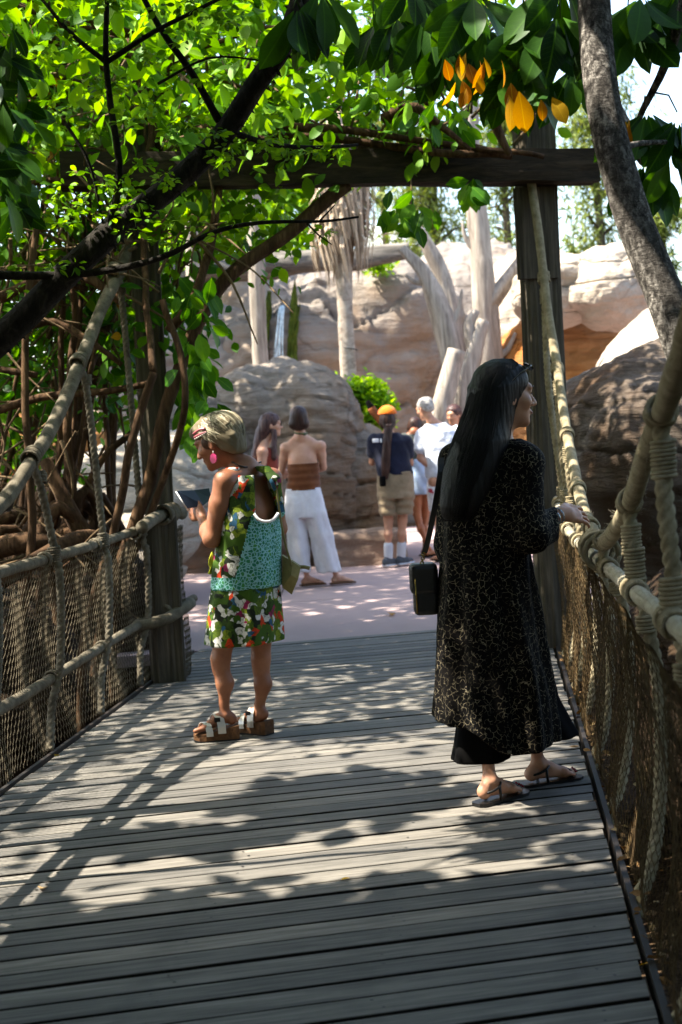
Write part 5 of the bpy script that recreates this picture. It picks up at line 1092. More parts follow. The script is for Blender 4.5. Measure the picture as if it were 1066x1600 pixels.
# dress
def jungle(name):
    t = NT(name); v = t.coord(); nn_ = t.n('TexNoise'); nn_.inputs['Scale'].default_value = 14; t.l(v, nn_.inputs['Vector'])
    w = t.n('VectorMath', operation='MULTIPLY_ADD'); t.l(nn_.outputs['Color'], w.inputs[0]); w.inputs[1].default_value = (.10, .10, .10); t.l(v, w.inputs[2])
    vo = t.n('TexVoronoi'); vo.inputs['Scale'].default_value = 30; t.l(w.outputs[0], vo.inputs['Vector']); r = t.n('SeparateColor'); t.l(vo.outputs['Color'], r.inputs[0])
    c = t.ramp(r.outputs[0], [(0, '2b3f10'), (.20, '4c5f14'), (.36, 'b9b7ae'), (.48, '161d10'), (.58, '6f7d1c'), (.70, 'c4c2ba'), (.79, '274f6b'), (.85, 'b8340f'), (.93, '33500f'), (.97, '7d1c45')], 'CONSTANT')
    lf = t.n('TexVoronoi', feature='DISTANCE_TO_EDGE'); lf.inputs['Scale'].default_value = 38; t.l(w.outputs[0], lf.inputs['Vector'])
    c = t.mix(t.ramp(lf.outputs[0], [(.0, (.75, .75, .75)), (.07, (0, 0, 0))]), c, '1e2d0c')
    big = t.noise(v, 16, 2); c = t.mix(t.ramp(big, [(.56, (0, 0, 0)), (.585, (1, 1, 1))]), c, '36500f'); t.col(c); t.bump(t.noise(v, 8, 4), .3, .02); return t.fin(.8, .2)
M_JUNGLE = jungle('tropical_print')
t = NT('teal_scale_print'); v = t.coord(); vo = t.n('TexVoronoi', feature='DISTANCE_TO_EDGE'); vo.inputs['Scale'].default_value = 62; t.l(v, vo.inputs['Vector'])
vc = t.n('TexVoronoi'); vc.inputs['Scale'].default_value = 62; t.l(v, vc.inputs['Vector']); sp = t.n('SeparateColor'); t.l(vc.outputs['Color'], sp.inputs[0])
t.col(t.mix(t.ramp(vo.outputs[0], [(.07, (1, 1, 1)), (.13, (0, 0, 0))]), t.ramp(sp.outputs[0], [(0, '23663f'), (.5, '25735c'), (1, '3f8038')]), '86b5b8')); t.bump(t.noise(v, 9, 4), .3, .02); M_TEAL = t.fin(.8, .2)
M_WHITE = fabric('white_cotton', 'cfcdd0', 'dad8da')
def row(py, x0, x1, a_over_b, d=0.):
    c = P((x0 + x1) / 2, py, d); hwid = (x1 - x0) / 2 * P.Y0 / FOC; cs, sn = abs(math.cos(yaw)), abs(math.sin(yaw)); b = hwid / math.sqrt((a_over_b * cs) ** 2 + sn ** 2); return (c[2], c[0], c[1], a_over_b * b, b)
fold = lambda th, z: .006 * np.sin(th * 7 + z * 3) * np.clip((1.0 - z) / .4, 0, 1) + .003 * np.sin(th * 3 + z * 16)
rows = [row(742, 362, 424, 1.7), row(756, 352, 432, 1.6), row(780, 350, 436, 1.4), row(815, 342, 438, 1.3), row(850, 338, 440, 1.25), row(885, 334, 441, 1.25), row(917, 331, 440, 1.25)]
lo_t = loft(rows, yaw, fold)
strapL = [cap(shL * .62 + nk * .38 + V3(0, 0, .035), chest + V3(-.07, -.12, .05), .040, .035) + (.02,), cap(P(408, 728, -.02), P(427, 752, -.05), .030, .034) + (.02,), cap(P(427, 752, -.05), P(436, 800, -.03), .034, .03) + (.02,)]
zk0 = P(405, 735)[2]; ka = P(398, 735)[0]; kb = P(434, 790)[0]; kc = P(400, 813)[2]
def keyhole(Pq):
    x, z = Pq[..., 0], Pq[..., 2]; t_ = np.clip((zk0 - z) / (zk0 - kc), 0, 1); xr = ka + (kb - ka) * np.sqrt(np.clip(1 - (1 - np.clip(t_ * 1.25, 0, 1)) ** 2, 0, 1)); xr = np.where(t_ > .8, np.minimum(xr, ka + (kb - ka) * np.sqrt(np.clip(1 - ((t_ - .8) / .2) ** 2 * .6, 0, 1))), xr)
    d = np.maximum(np.maximum(ka + .0 - x, x - xr), np.maximum(z - zk0, kc - z)); return np.maximum(d, Pq[..., 1] - .03)
kh = (keyhole, V3(ka - .02, -.35, kc - .02), V3(kb + .02, .04, zk0 + .02))
zt = lambda py: P(390, py)[2]
def pidx(C):
    line = P(397, 800)[0] + (C[:, 2] - zt(800)) * (P(397, 800)[0] - P(362, 935)[0]) / (zt(800) - zt(935)); teal = ((C[:, 0] > line) & (C[:, 2] < zt(803)) & (C[:, 1] < .05)) | (C[:, 2] < zt(896)); return np.where(teal, 1, 0)
sdf('dress_top', [lo_t + (.03,)] + strapL, .006, [M_JUNGLE, M_TEAL], wl_, .03, subs=[kh, cap(shL + V3(-.045, -.02, .06), elL + V3(-.03, -.02, .1), .066, .060) + (.015,), ell(nk + V3(-.03, .0, .055), (.085, .085, .06)) + (.02,)], keep=[lambda Pq: Pq[..., 2] - (nk[2] + .012)], idx=pidx)
fold2 = lambda th, z: .009 * np.sin(th * 6 + 1) * np.clip((.72 - z) / .25, 0, 1) + .004 * np.sin(th * 11)
sdf('skirt', [loft([row(880, 345, 432, 1.25), row(925, 330, 438, 1.25), row(970, 325, 441, 1.25), row(1003, 322, 442, 1.2)], yaw, fold2)], .007, M_JUNGLE, wl_)
mb = MB(); mb.tube(spline([P(397, 803, -.135), P(405, 812, -.14), P(416, 815, -.135), P(427, 812, -.12), P(435, 802, -.095)], .006), .007, 8); mb.build('undershirt_edge', M_WHITE, wl_)
mb = MB()
for i in range(8): mb.tube(spline([P(332, 862, -.05), P(330 - i * .8 + 2, 880, -.06), P(326 + i * 1.4, 897, -.055 + .004 * i)], .02), .004, 5)
mb.build('tassel', plain('lime_tassel', '9aa81a', .8, c2='c9c43a'), wl_)
# wedge sandals
M_CORK = plain('cork_wedge', '4a3321', .8, .2, c2='6b4a2e', scale=60, bump=.4); M_SILVER = plain('silver_strap', 'b9b5ad', .3, .5, .5); M_BLACKR = plain('black_rubber', '121212', .6)
def wedge(A, d, parent, hl=.030, z=.008):
    d = unit(V3(d[0], d[1], 0)); w = np.cross(d, V3(0, 0, 1)); g = V3(A[0], A[1], 0); s = thing('sandal', (0, 0, 0), None, None); s.parent = parent
    mb = MB(); prof = [(-.062, .034), (-.045, .040), (0, .038), (.05, .037), (.095, .042), (.128, .038), (.150, .024), (.156, .008)]
    top = [g + d * a_ + w * b_ + V3(0, 0, .040 + hl * np.clip((.10 - a_) / .14, 0, 1)) for a_, b_ in prof] + [g + d * a_ - w * b_ + V3(0, 0, .040 + hl * np.clip((.10 - a_) / .14, 0, 1)) for a_, b_ in prof[::-1]]
    n = len(top); bot = [V3(q[0], q[1], .008 + (.012 * max(0, ((q - g) @ d - .12) / .06))) for q in top]
    mb.add(np.array(top + bot), [tuple(range(n))[::-1], tuple(range(n, 2 * n))] + [(i, (i + 1) % n, n + (i + 1) % n, n + i) for i in range(n)]); mb.build('wedge_sole', M_CORK, s, False)
    mb = MB(); b2 = [V3(q[0], q[1], .0005 + (.012 * max(0, ((q - g) @ d - .12) / .06))) for q in bot]; mb.add(np.array([q + V3(0, 0, .0005) for q in bot] + b2), [tuple(range(n))[::-1], tuple(range(n, 2 * n))] + [(i, (i + 1) % n, n + (i + 1) % n, n + i) for i in range(n)]); mb.build('outsole', M_BLACKR, s, False)
    for a_, hh, wd in ((.040, .084, .019), (.098, .060, .016)):
        mb = MB(); th = np.linspace(0, math.pi, 13); arc = [g + d * (a_ + .012 * math.cos(q) * 0) + w * (.043 * math.cos(q)) + d * (.020 * math.cos(q)) + V3(0, 0, .030 + hl * np.clip((.10 - a_) / .14, 0, 1) * .8 + hh * math.sin(q) ** .8) for q in th]
        V_ = []; 
        for q, c_ in zip(th, arc): o_ = (w * math.cos(q) + V3(0, 0, math.sin(q))) * .004; V_ += [c_ - d * wd + o_, c_ + d * wd + o_, c_ + d * wd, c_ - d * wd]
        F_ = [];
        for i in range(12):
            for j in range(4): F_.append((i * 4 + j, i * 4 + (j + 1) % 4, i * 4 + 4 + (j + 1) % 4, i * 4 + 4 + j))
        mb.add(V_, F_ + [(0, 1, 2, 3), (51, 50, 49, 48)]); mb.build('strap', M_SILVER, s, False)
    mb = MB(); q = g + d * .04 + w * -.035 + V3(0, 0, .105); mb.box(q, (.028, .006, .022), np.array([d, np.cross(V3(0, 0, 1), d), V3(0, 0, 1)]).T); mb.build('buckle', M_BLACKR, s, False)
wedge(anL, fdL, wl_); wedge(anR, fdR, wl_)
# wallet (held) and shoulder bag: things of their own
wc = aty(301, 778, P.Y0 + .14); wal = thing('wallet', wc, 'dark open travel wallet held by the blonde woman', 'wallet')
M_NAVY = plain('navy_wallet', '1b2433', .35, .4); M_DGREEN = plain('dark_green_wallet', '14251f', .4, .4)
def panel(pts, th, mat, nm, parent):
    a_, b_, c_, d_ = [np.asarray(q, float) for q in pts]; n_ = unit(np.cross(b_ - a_, d_ - a_)) * th
    mk(nm, np.array([a_, b_, c_, d_, a_ + n_, b_ + n_, c_ + n_, d_ + n_]), [(3, 2, 1, 0), (4, 5, 6, 7), (0, 1, 5, 4), (1, 2, 6, 5), (2, 3, 7, 6), (3, 0, 4, 7)], mat, parent, False)
g_ = lambda x, y, d_: aty(x, y, P.Y0 + d_) - wc
panel([g_(275, 768, .06), g_(293, 795, .04), g_(318, 790, .10), g_(303, 767, .14)], .006, M_NAVY, 'left_cover', wal)
panel([g_(303, 767, .14), g_(318, 790, .10), g_(330, 780, .16), g_(326, 764, .19)], .006, M_DGREEN, 'right_cover', wal)
mb = MB(); mb.tube([g_(275, 768, .058), g_(293, 796, .038)], .0035, 6); mb.build('page_edge', M_WHITE, wal)
bc = aty(460, 900, P.Y0 + .02); bag = thing('shoulder_bag', bc, 'olive pointed cloth shoulder bag hanging behind the blonde woman', 'bag')
M_OLIVE = fabric('olive_cloth', '6e6740', '8c8355'); g_ = lambda x, y, d_=0.: aty(x, y, P.Y0 + .02 + d_) - bc
mb = MB(); fr = [g_(441, 868, -.03), g_(458, 878, -.05), g_(470, 886, -.04), g_(466, 905, -.05), g_(456, 929, -.02), g_(441, 918, -.03)]; bk = [q + V3(0, .075, 0) for q in fr]; ctr = [np.mean(fr, 0) + V3(0, -.03, 0), np.mean(bk, 0) + V3(0, .03, 0)]
mb.add(np.array(fr + bk + ctr), [(i, (i + 1) % 6, 12) for i in range(6)] + [(6 + (i + 1) % 6, 6 + i, 13) for i in range(6)] + [((i + 1) % 6, i, 6 + i, 6 + (i + 1) % 6) for i in range(6)]); mb.build('pouch', M_OLIVE, bag, False)
mb = MB(); mb.tube(spline([g_(466, 886, -.0), g_(476, 886, -.01), g_(484, 888, -.01)], .01), [.012] * 0 or .009, 8); mb.build('spout', M_OLIVE, bag)
mb = MB(); mb.tube(spline([g_(422, 735, -.02), g_(430, 752, -.09), g_(437, 800, -.08), g_(446, 850, -.07), g_(456, 884, -.05)], .02), .0055, 6); mb.build('strap', M_OLIVE, bag)

# ---------------------------------------------------------------- dark-haired woman at the right railing
P = PX(805, 1240); wr_ = person(P, 'woman with long black hair in a black leopard print coat touching the rail')
FW = unit(V3(.86, .5, 0))
hc = P(790, 618, .0); HB = headframe((.97, .25), .06)
pel = P(770, 905); chest = P(768, 770); nk = P(776, 690, -.01); shL = P(715, 722, .10); shR = P(818, 722, -.06)
elR = P(826, 832, -.12); wrR = P(876, 803, .02); elL = P(704, 850, .10); wrL = P(720, 930, .22)
hipL = P(745, 945, .0); knL = P(752, 1075, .0); anL = atz(767, 1254) - P.root + V3(0, 0, .085); hipR = P(810, 945, .05); knR = P(822, 1065, .10); anR = atz(843, 1226) - P.root + V3(0, 0, .085)
sk = torso_prims(pel, chest, nk, shL, shR, math.radians(-25), .86) + arm_prims(shR, elR, wrR, .95) + arm_prims(shL, elL, wrL, .95) + leg_prims(hipL, knL, anL, .98, .88, FW) + leg_prims(hipR, knR, anR, .98, .88, FW)
sk += [cap(nk, hc - HB[2] * .06, .050, .050)] + head_prims(hc, HB, 1.03)
hd = unit(P(934, 812, .10) - wrR)
sk += hand_prims(wrR, unit(hd + V3(0, 0, .12)), unit(V3(-.1, -.8, .62)), -1, .55, 1.0, .2) + hand_prims(wrL, V3(.1, .1, -1), V3(-1, .2, 0), 1, .4)
fdL = V3(.77, .63, 0); fdR = V3(.92, .39, 0)
sk += [(q + (.02,) if len(q) == 3 else q) for q in foot_prims(anL, fdL, .012, .92, .006) + foot_prims(anR, fdR, .012, .96, .006)]
sdf('body', sk, .0045, SK_FAIR, wr_, .022)
for sg in (1, -1):
    mb = MB(); q = hc + (HB[0] * .031 * sg + HB[1] * .089 + HB[2] * .010) * 1.03; mb.tube([q - HB[0] * .012, q, q + HB[0] * .012], [.002, .005, .002], 6); mb.build('eye', M_EYE, wr_)
    mb = MB(); q = hc + (HB[0] * .031 * sg + HB[1] * .097 + HB[2] * .031) * 1.03; mb.tube([q - HB[0] * .015, q + HB[2] * .004, q + HB[0] * .015 - HB[1] * .008], [.002, .003, .0015], 6); mb.build('eyebrow', H_BLACK, wr_)
mb = MB(); q = hc + (HB[1] * .103 - HB[2] * .0615) * 1.03; mb.tube([q - HB[0] * .018 - HB[1] * .006, q, q + HB[0] * .018 - HB[1] * .006], [.002, .006, .002], 6); mb.build('lips', M_LIP, wr_)
hp = lambda s, f, u: hc + HB[0] * s + HB[1] * f + HB[2] * u
def lofth(rows_):   # rows by pixel: y, x0, x1, depth half, dY
    return [(P((a_ + b_) / 2, y, d_)[2], P((a_ + b_) / 2, y, d_)[0], d_, (b_ - a_) / 2 * P.Y0 / FOC, dh) for y, a_, b_, dh, d_ in rows_]
hair = [ell(hp(0, -.018, .042), (.090, .110, .098), HB), ell(hp(0, -.055, -.02), (.088, .080, .12), HB) + (.05,),
        loft(lofth([(612, 738, 795, .085, -.02), (650, 722, 800, .095, -.03), (690, 706, 796, .10, -.06), (730, 694, 782, .085, -.09), (765, 689, 766, .065, -.12), (790, 688, 752, .045, -.14), (803, 690, 742, .03, -.145), (812, 696, 732, .02, -.145)])) + (.05,)]
def hw2(Pq): return -.0022 * fbm(np.stack([Pq[:, 0] * 60 + Pq[:, 2] * 9, Pq[:, 1] * 60, Pq[:, 2] * 1.2], -1), 3, 8)
sdf('hair', hair, .006, H_BLACK, wr_, .03, subs=[ell(hp(0, .110, -.035), (.095, .088, .105), HB) + (.015,)], warp=hw2)
mb = MB(); HO = [(561, 776, 800, -.03), (572, 760, 812, -.075), (600, 740, 808, -.11), (650, 722, 800, -.135), (690, 706, 796, -.165), (730, 694, 782, -.18), (765, 689, 766, -.19), (795, 688, 752, -.19), (815, 692, 742, -.175)]
for i in range(700):
    s_ = random.random(); e_ = 1 - (2 * s_ - 1) ** 2 * .55; k0 = 0 if random.random() < .7 else random.choice([1, 2, 3, 4]); k1 = len(HO) - (0 if random.random() < .6 else random.choice([1, 2]))
    C_ = [P(a_ + (b_ - a_) * (s_ + .004 * random.gauss(0, 1)), y, d_ * e_ - .004 * random.random()) for y, a_, b_, d_ in HO[k0:k1]]
    sp_ = spline(C_, .03); mb.tube(sp_, np.linspace(.0013, .0006, len(sp_)), 4, cap=False)
o = mb.build('hair_strands', plain('black_hair_strand', '060505', .42, .22), wr_); o['kind'] = 'stuff'
# sunglasses pushed up on the head
M_GLASS = plain('dark_lens', '0b0b0c', .08, .6); sgp = thing('sunglasses', (0, 0, 0), None, None); sgp.parent = wr_
for sg in (-1, 1):
    q = hp(.034 * sg, .078, .110); ang = np.linspace(0, 6.283, 14, endpoint=False); up_ = unit(HB[2] * .6 - HB[1] * .75); ring = np.array([q + HB[0] * .028 * math.cos(a_) + up_ * .022 * math.sin(a_) for a_ in ang]); nn = unit(np.cross(HB[0], up_)) * .002
    mk('lens', np.concatenate([ring + nn, ring - nn]), [tuple(range(14)), tuple(range(27, 13, -1))] + [(i, (i + 1) % 14, 14 + (i + 1) % 14, 14 + i) for i in range(14)], M_GLASS, sgp, False)
    mb = MB(); mb.tube(spline([hp(.062 * sg, .080, .112), hp(.088 * sg, .02, .075), hp(.092 * sg, -.04, .02)], .01), .003, 6); mb.build('temple', M_GLASS, sgp)
# coat
t = NT('leopard_print_chiffon'); v = t.coord(); ns = t.n('TexNoise'); ns.inputs['Scale'].default_value = 26; t.l(v, ns.inputs['Vector'])
w = t.n('VectorMath', operation='MULTIPLY_ADD'); t.l(ns.outputs['Color'], w.inputs[0]); w.inputs[1].default_value = (.03, .03, .03); t.l(v, w.inputs[2])
vo = t.n('TexVoronoi', feature='DISTANCE_TO_EDGE'); vo.inputs['Scale'].default_value = 50; t.l(w.outputs[0], vo.inputs['Vector'])
ln = t.ramp(vo.outputs[0], [(.014, (1, 1, 1)), (.05, (0, 0, 0))]); brk = t.ramp(t.noise(v, 60, 3), [(.43, (0, 0, 0)), (.56, (1, 1, 1))]); big = t.ramp(t.noise(v, 9, 3), [(.35, (.35, .35, .35)), (.6, (.9, .9, .9))])
t.col(t.mix(t.math('MULTIPLY', t.math('MULTIPLY', ln, brk), big), t.ramp(t.noise(v, 3, 3), [(.4, '060505'), (.7, '0c0908')]), '857b66')); t.bump(t.noise(v, 12, 5), .25, .02); M_LEO = t.fin(.85, .08)
M_BLACKF = plain('black_fabric', '050505', .9, .06, c2='0a0909', scale=9, bump=.2)
rw = lambda py, x0, x1, b, d=0.: (P((x0 + x1) / 2, py, d)[2], P((x0 + x1) / 2, py, d)[0], d, (x1 - x0) / 2 * P.Y0 / FOC, b)
def cfold(th, z): k = np.clip((1.15 - z) / .7, 0, 1); return k * (.014 * np.sin(th * 7 + .6 + 1.2 * np.sin(z * 3)) + .008 * np.sin(th * 13 + z * 4)) + .004 * np.sin(th * 4 + z * 11)
coat_rows = [rw(688, 738, 812, .07), rw(702, 716, 828, .10), rw(722, 702, 834, .125), rw(760, 696, 830, .14), (rw(830, 692, 826, .145)), rw(900, 688, 832, .150), rw(1000, 682, 848, .17), rw(1080, 678, 862, .185), rw(1130, 676, 867, .195), rw(1170, 676, 869, .20)]
hz = lambda x: np.interp(x, [P(668, 1120)[0], P(735, 1126)[0], P(772, 1158)[0], P(800, 1166)[0], P(882, 1154)[0]], [P(668, 1120)[2], P(735, 1130)[2], P(772, 1158)[2], P(800, 1166)[2], P(882, 1155)[2]])
cuff = wrR * .86 + elR * .14
sl_ = [cap(shL, shR, .068, .072) + (.04,), cap(shR + V3(.0, 0, -.01), elR, .076, .066) + (.04,), cap(elR, cuff + V3(-.005, -.01, -.02), .066, .058) + (.03,), cap(elR + V3(.03, 0, -.02), cuff + V3(-.015, -.012, -.045), .05, .045) + (.03,), cap(shL, elL, .070, .060) + (.04,), cap(elL, wrL, .058, .05) + (.03,)]
def wrk(Pq): return .004 * fbm(np.stack([Pq[:, 0] * 16, Pq[:, 1] * 16, Pq[:, 2] * 9], -1), 3, 6)
sdf('coat', [loft(coat_rows, 0, cfold)] + sl_, .007, M_LEO, wr_, .03, keep=[lambda Q: hz(Q[..., 0]) - Q[..., 2], lambda Q: Q[..., 0] - (cuff[0] - .0)], warp=wrk)
for nm_, rws in (('trouser_leg', [rw(1000, 725, 790, .10, .0), rw(1100, 716, 792, .10, -.01), rw(1160, 709, 794, .10, -.02), rw(1186, 704, 798, .105, -.02)]), ('trouser_leg', [rw(1000, 790, 850, .10, .08), rw(1090, 806, 872, .10, .12), rw(1130, 808, 894, .10, .14), rw(1150, 808, 906, .105, .15)])):
    sdf(nm_, [loft(rws, 0, lambda th, z: .006 * np.sin(th * 5 + z * 5))], .008, M_BLACKF, wr_)
# flat sandals
M_SANDAL = plain('black_sandal_leather', '0d0c0c', .4, .4)
def flat_sandal(A, d, parent, L=.245):
    d = unit(V3(d[0], d[1], 0)); w = np.cross(d, V3(0, 0, 1)); g = V3(A[0], A[1], 0); s = thing('sandal', (0, 0, 0), None, None); s.parent = parent
    prof = [(-.078, .020), (-.066, .034), (-.03, .038), (.03, .034), (.09, .042), (.13, .047), (.165, .042), (.188, .026), (.196, .010)]
    top = [g + d * a_ + w * b_ + V3(0, 0, .013) for a_, b_ in prof] + [g + d * a_ - w * b_ + V3(0, 0, .013) for a_, b_ in prof[::-1]]; n = len(top)
    mb = MB(); mb.add(np.array(top + [q * [1, 1, 0] + V3(0, 0, .001) for q in top]), [tuple(range(n))[::-1], tuple(range(n, 2 * n))] + [(i, (i + 1) % n, n + (i + 1) % n, n + i) for i in range(n)]); mb.build('sole', M_SANDAL, s, False)
    th = np.linspace(-.2, 6.283 - .2, 22); P_ = [A + V3(0, 0, -.0) + d * (.044 * math.cos(q) - .002) + w * .041 * math.sin(q) + V3(0, 0, .016 * math.cos(q) - .024) for q in th]; mb = MB(); mb.tube(P_, .005, 6); mb.build('ankle_strap', M_SANDAL, s)
    mb = MB(); mb.tube(spline([A + d * .046 + V3(0, 0, -.01), g + d * .085 + V3(0, 0, .066), g + d * .135 + V3(0, 0, .044), g + d * .165 + w * .008 + V3(0, 0, .018)], .01), .004, 6); mb.build('centre_strap', M_SANDAL, s)
    for sg in (-1, 1): mb = MB(); mb.tube([A + w * .040 * sg + d * .012 + V3(0, 0, -.018), g + w * .041 * sg + d * .016 + V3(0, 0, .012)], .0055, 6); mb.build('side_strap', M_SANDAL, s)
    for i, (off, ln, r) in enumerate(((.032, .052, .0125), (.014, .050, .0095), (-.002, .045, .009), (-.017, .037, .0085))):
        q = g + d * (.120 + ln + .006) - w * off + V3(0, 0, .034); mb = MB(); mb.tube([q - d * .008, q - d * .004 + V3(0, 0, .001), q + d * .003 - V3(0, 0, .002)], [.004, r * .62, .003], 6); mb.build('toenail', M_NAIL2, s)
flat_sandal(anL, fdL, wr_); flat_sandal(anR, fdR, wr_)
M_BRACE = plain('pale_bracelet', 'a9b3b8', .25, .5, .6)
for k_ in (.10, .22):
    c_ = wrR * (1 - k_) + elR * k_; mb = MB(); mb.add(*coil(c_, wrR - elR, .033, .0032, 1.05)); mb.build('bracelet', M_BRACE, wr_)
# handbag
bc = aty(663, 920, P.Y0 + .03); hb = thing('handbag', bc, 'small black handbag on a long strap at the dark-haired woman\'s side', 'bag'); g_ = lambda x, y, d_=0.: aty(x, y, P.Y0 + .03 + d_) - bc
M_LEATH = plain('black_leather', '0c0c0c', .38, .45, c2='141414', scale=80, bump=.15); M_GOLD = plain('brass_chain', '8f7a3a', .3, .5, .9)
Q = [g_(645, 886), g_(682, 880), g_(684, 962), g_(650, 960)]; sdf('bag_body', [bx((Q[0] + Q[2]) / 2 + V3(.005, .05, 0), (.050, .045, .096), None, .02)], .006, M_LEATH, hb)
sdf('bag_flap', [bx((Q[0] + Q[1]) / 2 + V3(-.004, .05, -.055), (.054, .052, .06), None, .02)], .006, M_LEATH, hb)
mb = MB(); c_ = (Q[0] + Q[2]) / 2; mb.tube([c_ + V3(-.036, .0, .05), c_ + V3(-.034, .0, -.085)], .003, 6); mb.build('zip', M_GOLD, hb)
mb = MB(); S_ = [g_(690, 715, -.08), g_(688, 740, -.11), g_(680, 790, -.10), g_(670, 840, -.05), g_(663, 865, -.02)]; sp_ = spline(S_, .03); V_ = []; 
for q in sp_: V_ += [q + V3(-.011, 0, 0), q + V3(.011, 0, 0), q + V3(.011, .004, 0), q + V3(-.011, .004, 0)]
F_ = [(i * 4 + j, i * 4 + (j + 1) % 4, i * 4 + 4 + (j + 1) % 4, i * 4 + 4 + j) for i in range(len(sp_) - 1) for j in range(4)]; mb.add(V_, F_); mb.build('strap', M_LEATH, hb, False)
for i in range(6):
    q = g_(662 - i * .6, 866 + i * 3.4, -.02 + .008 * i); mb = MB(); mb.add(*coil(q, (1, 0, 0) if i % 2 else (0, 1, 0), .007, .0022, 1.0)); mb.build('chain_link', M_GOLD, hb)
# ---------------------------------------------------------------- background group on the plaza
def figure(P, J, FW, skin, hs=1., fat=1., yaw=None, tilt=.05, hdir=None, sc=1., h=.009, toes=True, foot=(0, 1), hand=True, lean=0.):
    """J: pixel joints; returns root-less primitive list and useful points"""
    j = {k: P(*v) for k, v in J.items()}; FW = unit(V3(FW[0], FW[1], 0)); yaw = math.atan2(-FW[0], FW[1]) if yaw is None else yaw
    HB = headframe(hdir if hdir is not None else FW, tilt, lean)
    o = torso_prims(j['pel'], j['chest'], j['nk'], j['shL'], j['shR'], yaw, sc, fat)
    for s in 'LR': o += arm_prims(j['sh' + s], j['el' + s], j['wr' + s], sc, fat) + leg_prims(j['hip' + s], j['kn' + s], j['an' + s], sc, fat, FW)
    o += [cap(j['nk'], j['hd'] - HB[2] * .06 * hs, .050 * sc, .050 * sc)] + head_prims(j['hd'], HB, hs)
    for s, sg in (('L', 1), ('R', -1)):
        d = unit(j['wr' + s] - j['el' + s]); o += hand_prims(j['wr' + s], d, np.cross(d, V3(.3, .2, 1)), sg, .5, sc)
        o += [(q + (.015,) if len(q) == 3 else q) for q in foot_prims(j['an' + s], foot, .012, sc)]
    return o, j, HB
def shoes(j, d, mat, parent, sole=None, sc=1.):
    d = unit(V3(d[0], d[1], 0))
    for s in 'LR':
        A = j['an' + s]; g = V3(A[0], A[1], 0); sdf('shoe', [cap(g - d * .045 + V3(0, 0, .05), g + d * .06 + V3(0, 0, .045), .046 * sc, .042 * sc), cap(g + d * .06 + V3(0, 0, .040), g + d * .165 + V3(0, 0, .034), .044 * sc, .032 * sc), cap(g + V3(0, 0, .06), A + V3(0, 0, .02), .045, .045)], .01, mat, parent, .02, keep=[lambda Q: .004 - Q[..., 2]])
        if sole: sdf('shoe_sole', [bx(g + d * .055 + V3(0, 0, .014), (.135 * sc, .046 * sc, .013), np.array([d, np.cross(V3(0, 0, 1), d), V3(0, 0, 1)]), .012)], .009, sole, parent)
def flipflops(j, d, mat, parent):
    d = unit(V3(d[0], d[1], 0))
    for s in 'LR':
        A = j['an' + s]; g = V3(A[0], A[1], 0); sdf('sandal', [bx(g + d * .055 + V3(0, 0, .010), (.13, .045, .009), np.array([d, np.cross(V3(0, 0, 1), d), V3(0, 0, 1)]), .008)], .008, mat, parent)
# woman in white trousers, back to the camera
P = PX(507, 914); w3 = person(P, 'woman in a brown strapless top and wide white trousers seen from behind')
J = dict(hd=(467, 655, 0), nk=(470, 684, 0), chest=(473, 722, 0), pel=(475, 775, 0), shL=(446, 700, 0), shR=(501, 697, 0), elL=(440, 738, .12), wrL=(455, 738, .26), elR=(505, 730, .08), wrR=(490, 735, .26), hipL=(463, 795, 0), knL=(470, 850, 0), anL=(480, 903, 0), hipR=(490, 795, 0), knR=(505, 850, 0), anR=(527, 902, 0))
pr, j, HB = figure(P, J, (-.05, 1), SK_PALE, .98, .95, foot=(.9, .3), tilt=.1); sdf('body', pr, .009, SK_PALE, w3, .02)
hp = lambda s, f, u: j['hd'] + HB[0] * s + HB[1] * f + HB[2] * u
sdf('hair', [ell(hp(0, -.015, .035), (.088, .105, .095), HB), ell(hp(0, -.05, -.03), (.092, .06, .085), HB) + (.04,), cap(hp(.055, -.055, -.06), hp(-.055, -.055, -.06), .045) + (.03,)], .008, H_BROWN, w3, .03, subs=[ell(hp(0, .11, -.03), (.09, .08, .09), HB)], warp=lambda q: -.004 * fbm(np.stack([q[:, 0] * 60, q[:, 1] * 60, q[:, 2] * 6], -1), 2, 3))
rw_ = lambda py, x0, x1, b, d=0.: (P((x0 + x1) / 2, py, d)[2], P((x0 + x1) / 2, py, d)[0], d, (x1 - x0) / 2 * P.Y0 / FOC, b)
M_BROWNT = fabric('brown_knit', '5a3116', '6f4020'); M_WHITEP = fabric('white_linen', 'c9c6cc', 'd8d6da', .85, 30, .4)
sdf('strapless_top', [loft([rw_(724, 449, 500, .135), rw_(740, 450, 499, .13), rw_(766, 447, 501, .135)], 0, lambda th, z: .004 * np.sin(z * 90) + .003 * np.sin(th * 5 + z * 20))], .009, M_BROWNT, w3)
sdf('trousers', [loft([rw_(763, 446, 501, .13), rw_(785, 443, 506, .15), rw_(808, 444, 512, .15)], 0) + (.03,), loft([rw_(778, 447, 480, .12), rw_(800, 444, 478, .14), rw_(840, 448, 481, .12, -.01), rw_(894, 455, 485, .12, -.02)], 0, lambda th, z: .008 * np.sin(th * 5 + z * 4)) + (.02,), loft([rw_(778, 472, 502, .12), rw_(800, 474, 511, .14), rw_(840, 485, 521, .12, .01), rw_(893, 494, 533, .12, .02)], 0, lambda th, z: .008 * np.sin(th * 5 + 1 + z * 4)) + (.012,)], .009, M_WHITEP, w3, .03, warp=lambda q: .007 * fbm(q * [14, 14, 8], 3, 3))
mb = MB(); mb.add(*coil(P(470, 676), (.1, -.3, 1), .062, .008, 1.1)); mb.build('lanyard', plain('navy_lanyard', '1b2a3d', .6, c2='6a7a2a', scale=60), w3)
flipflops(j, (.9, .3), plain('tan_leather', '5b3d25', .6), w3)
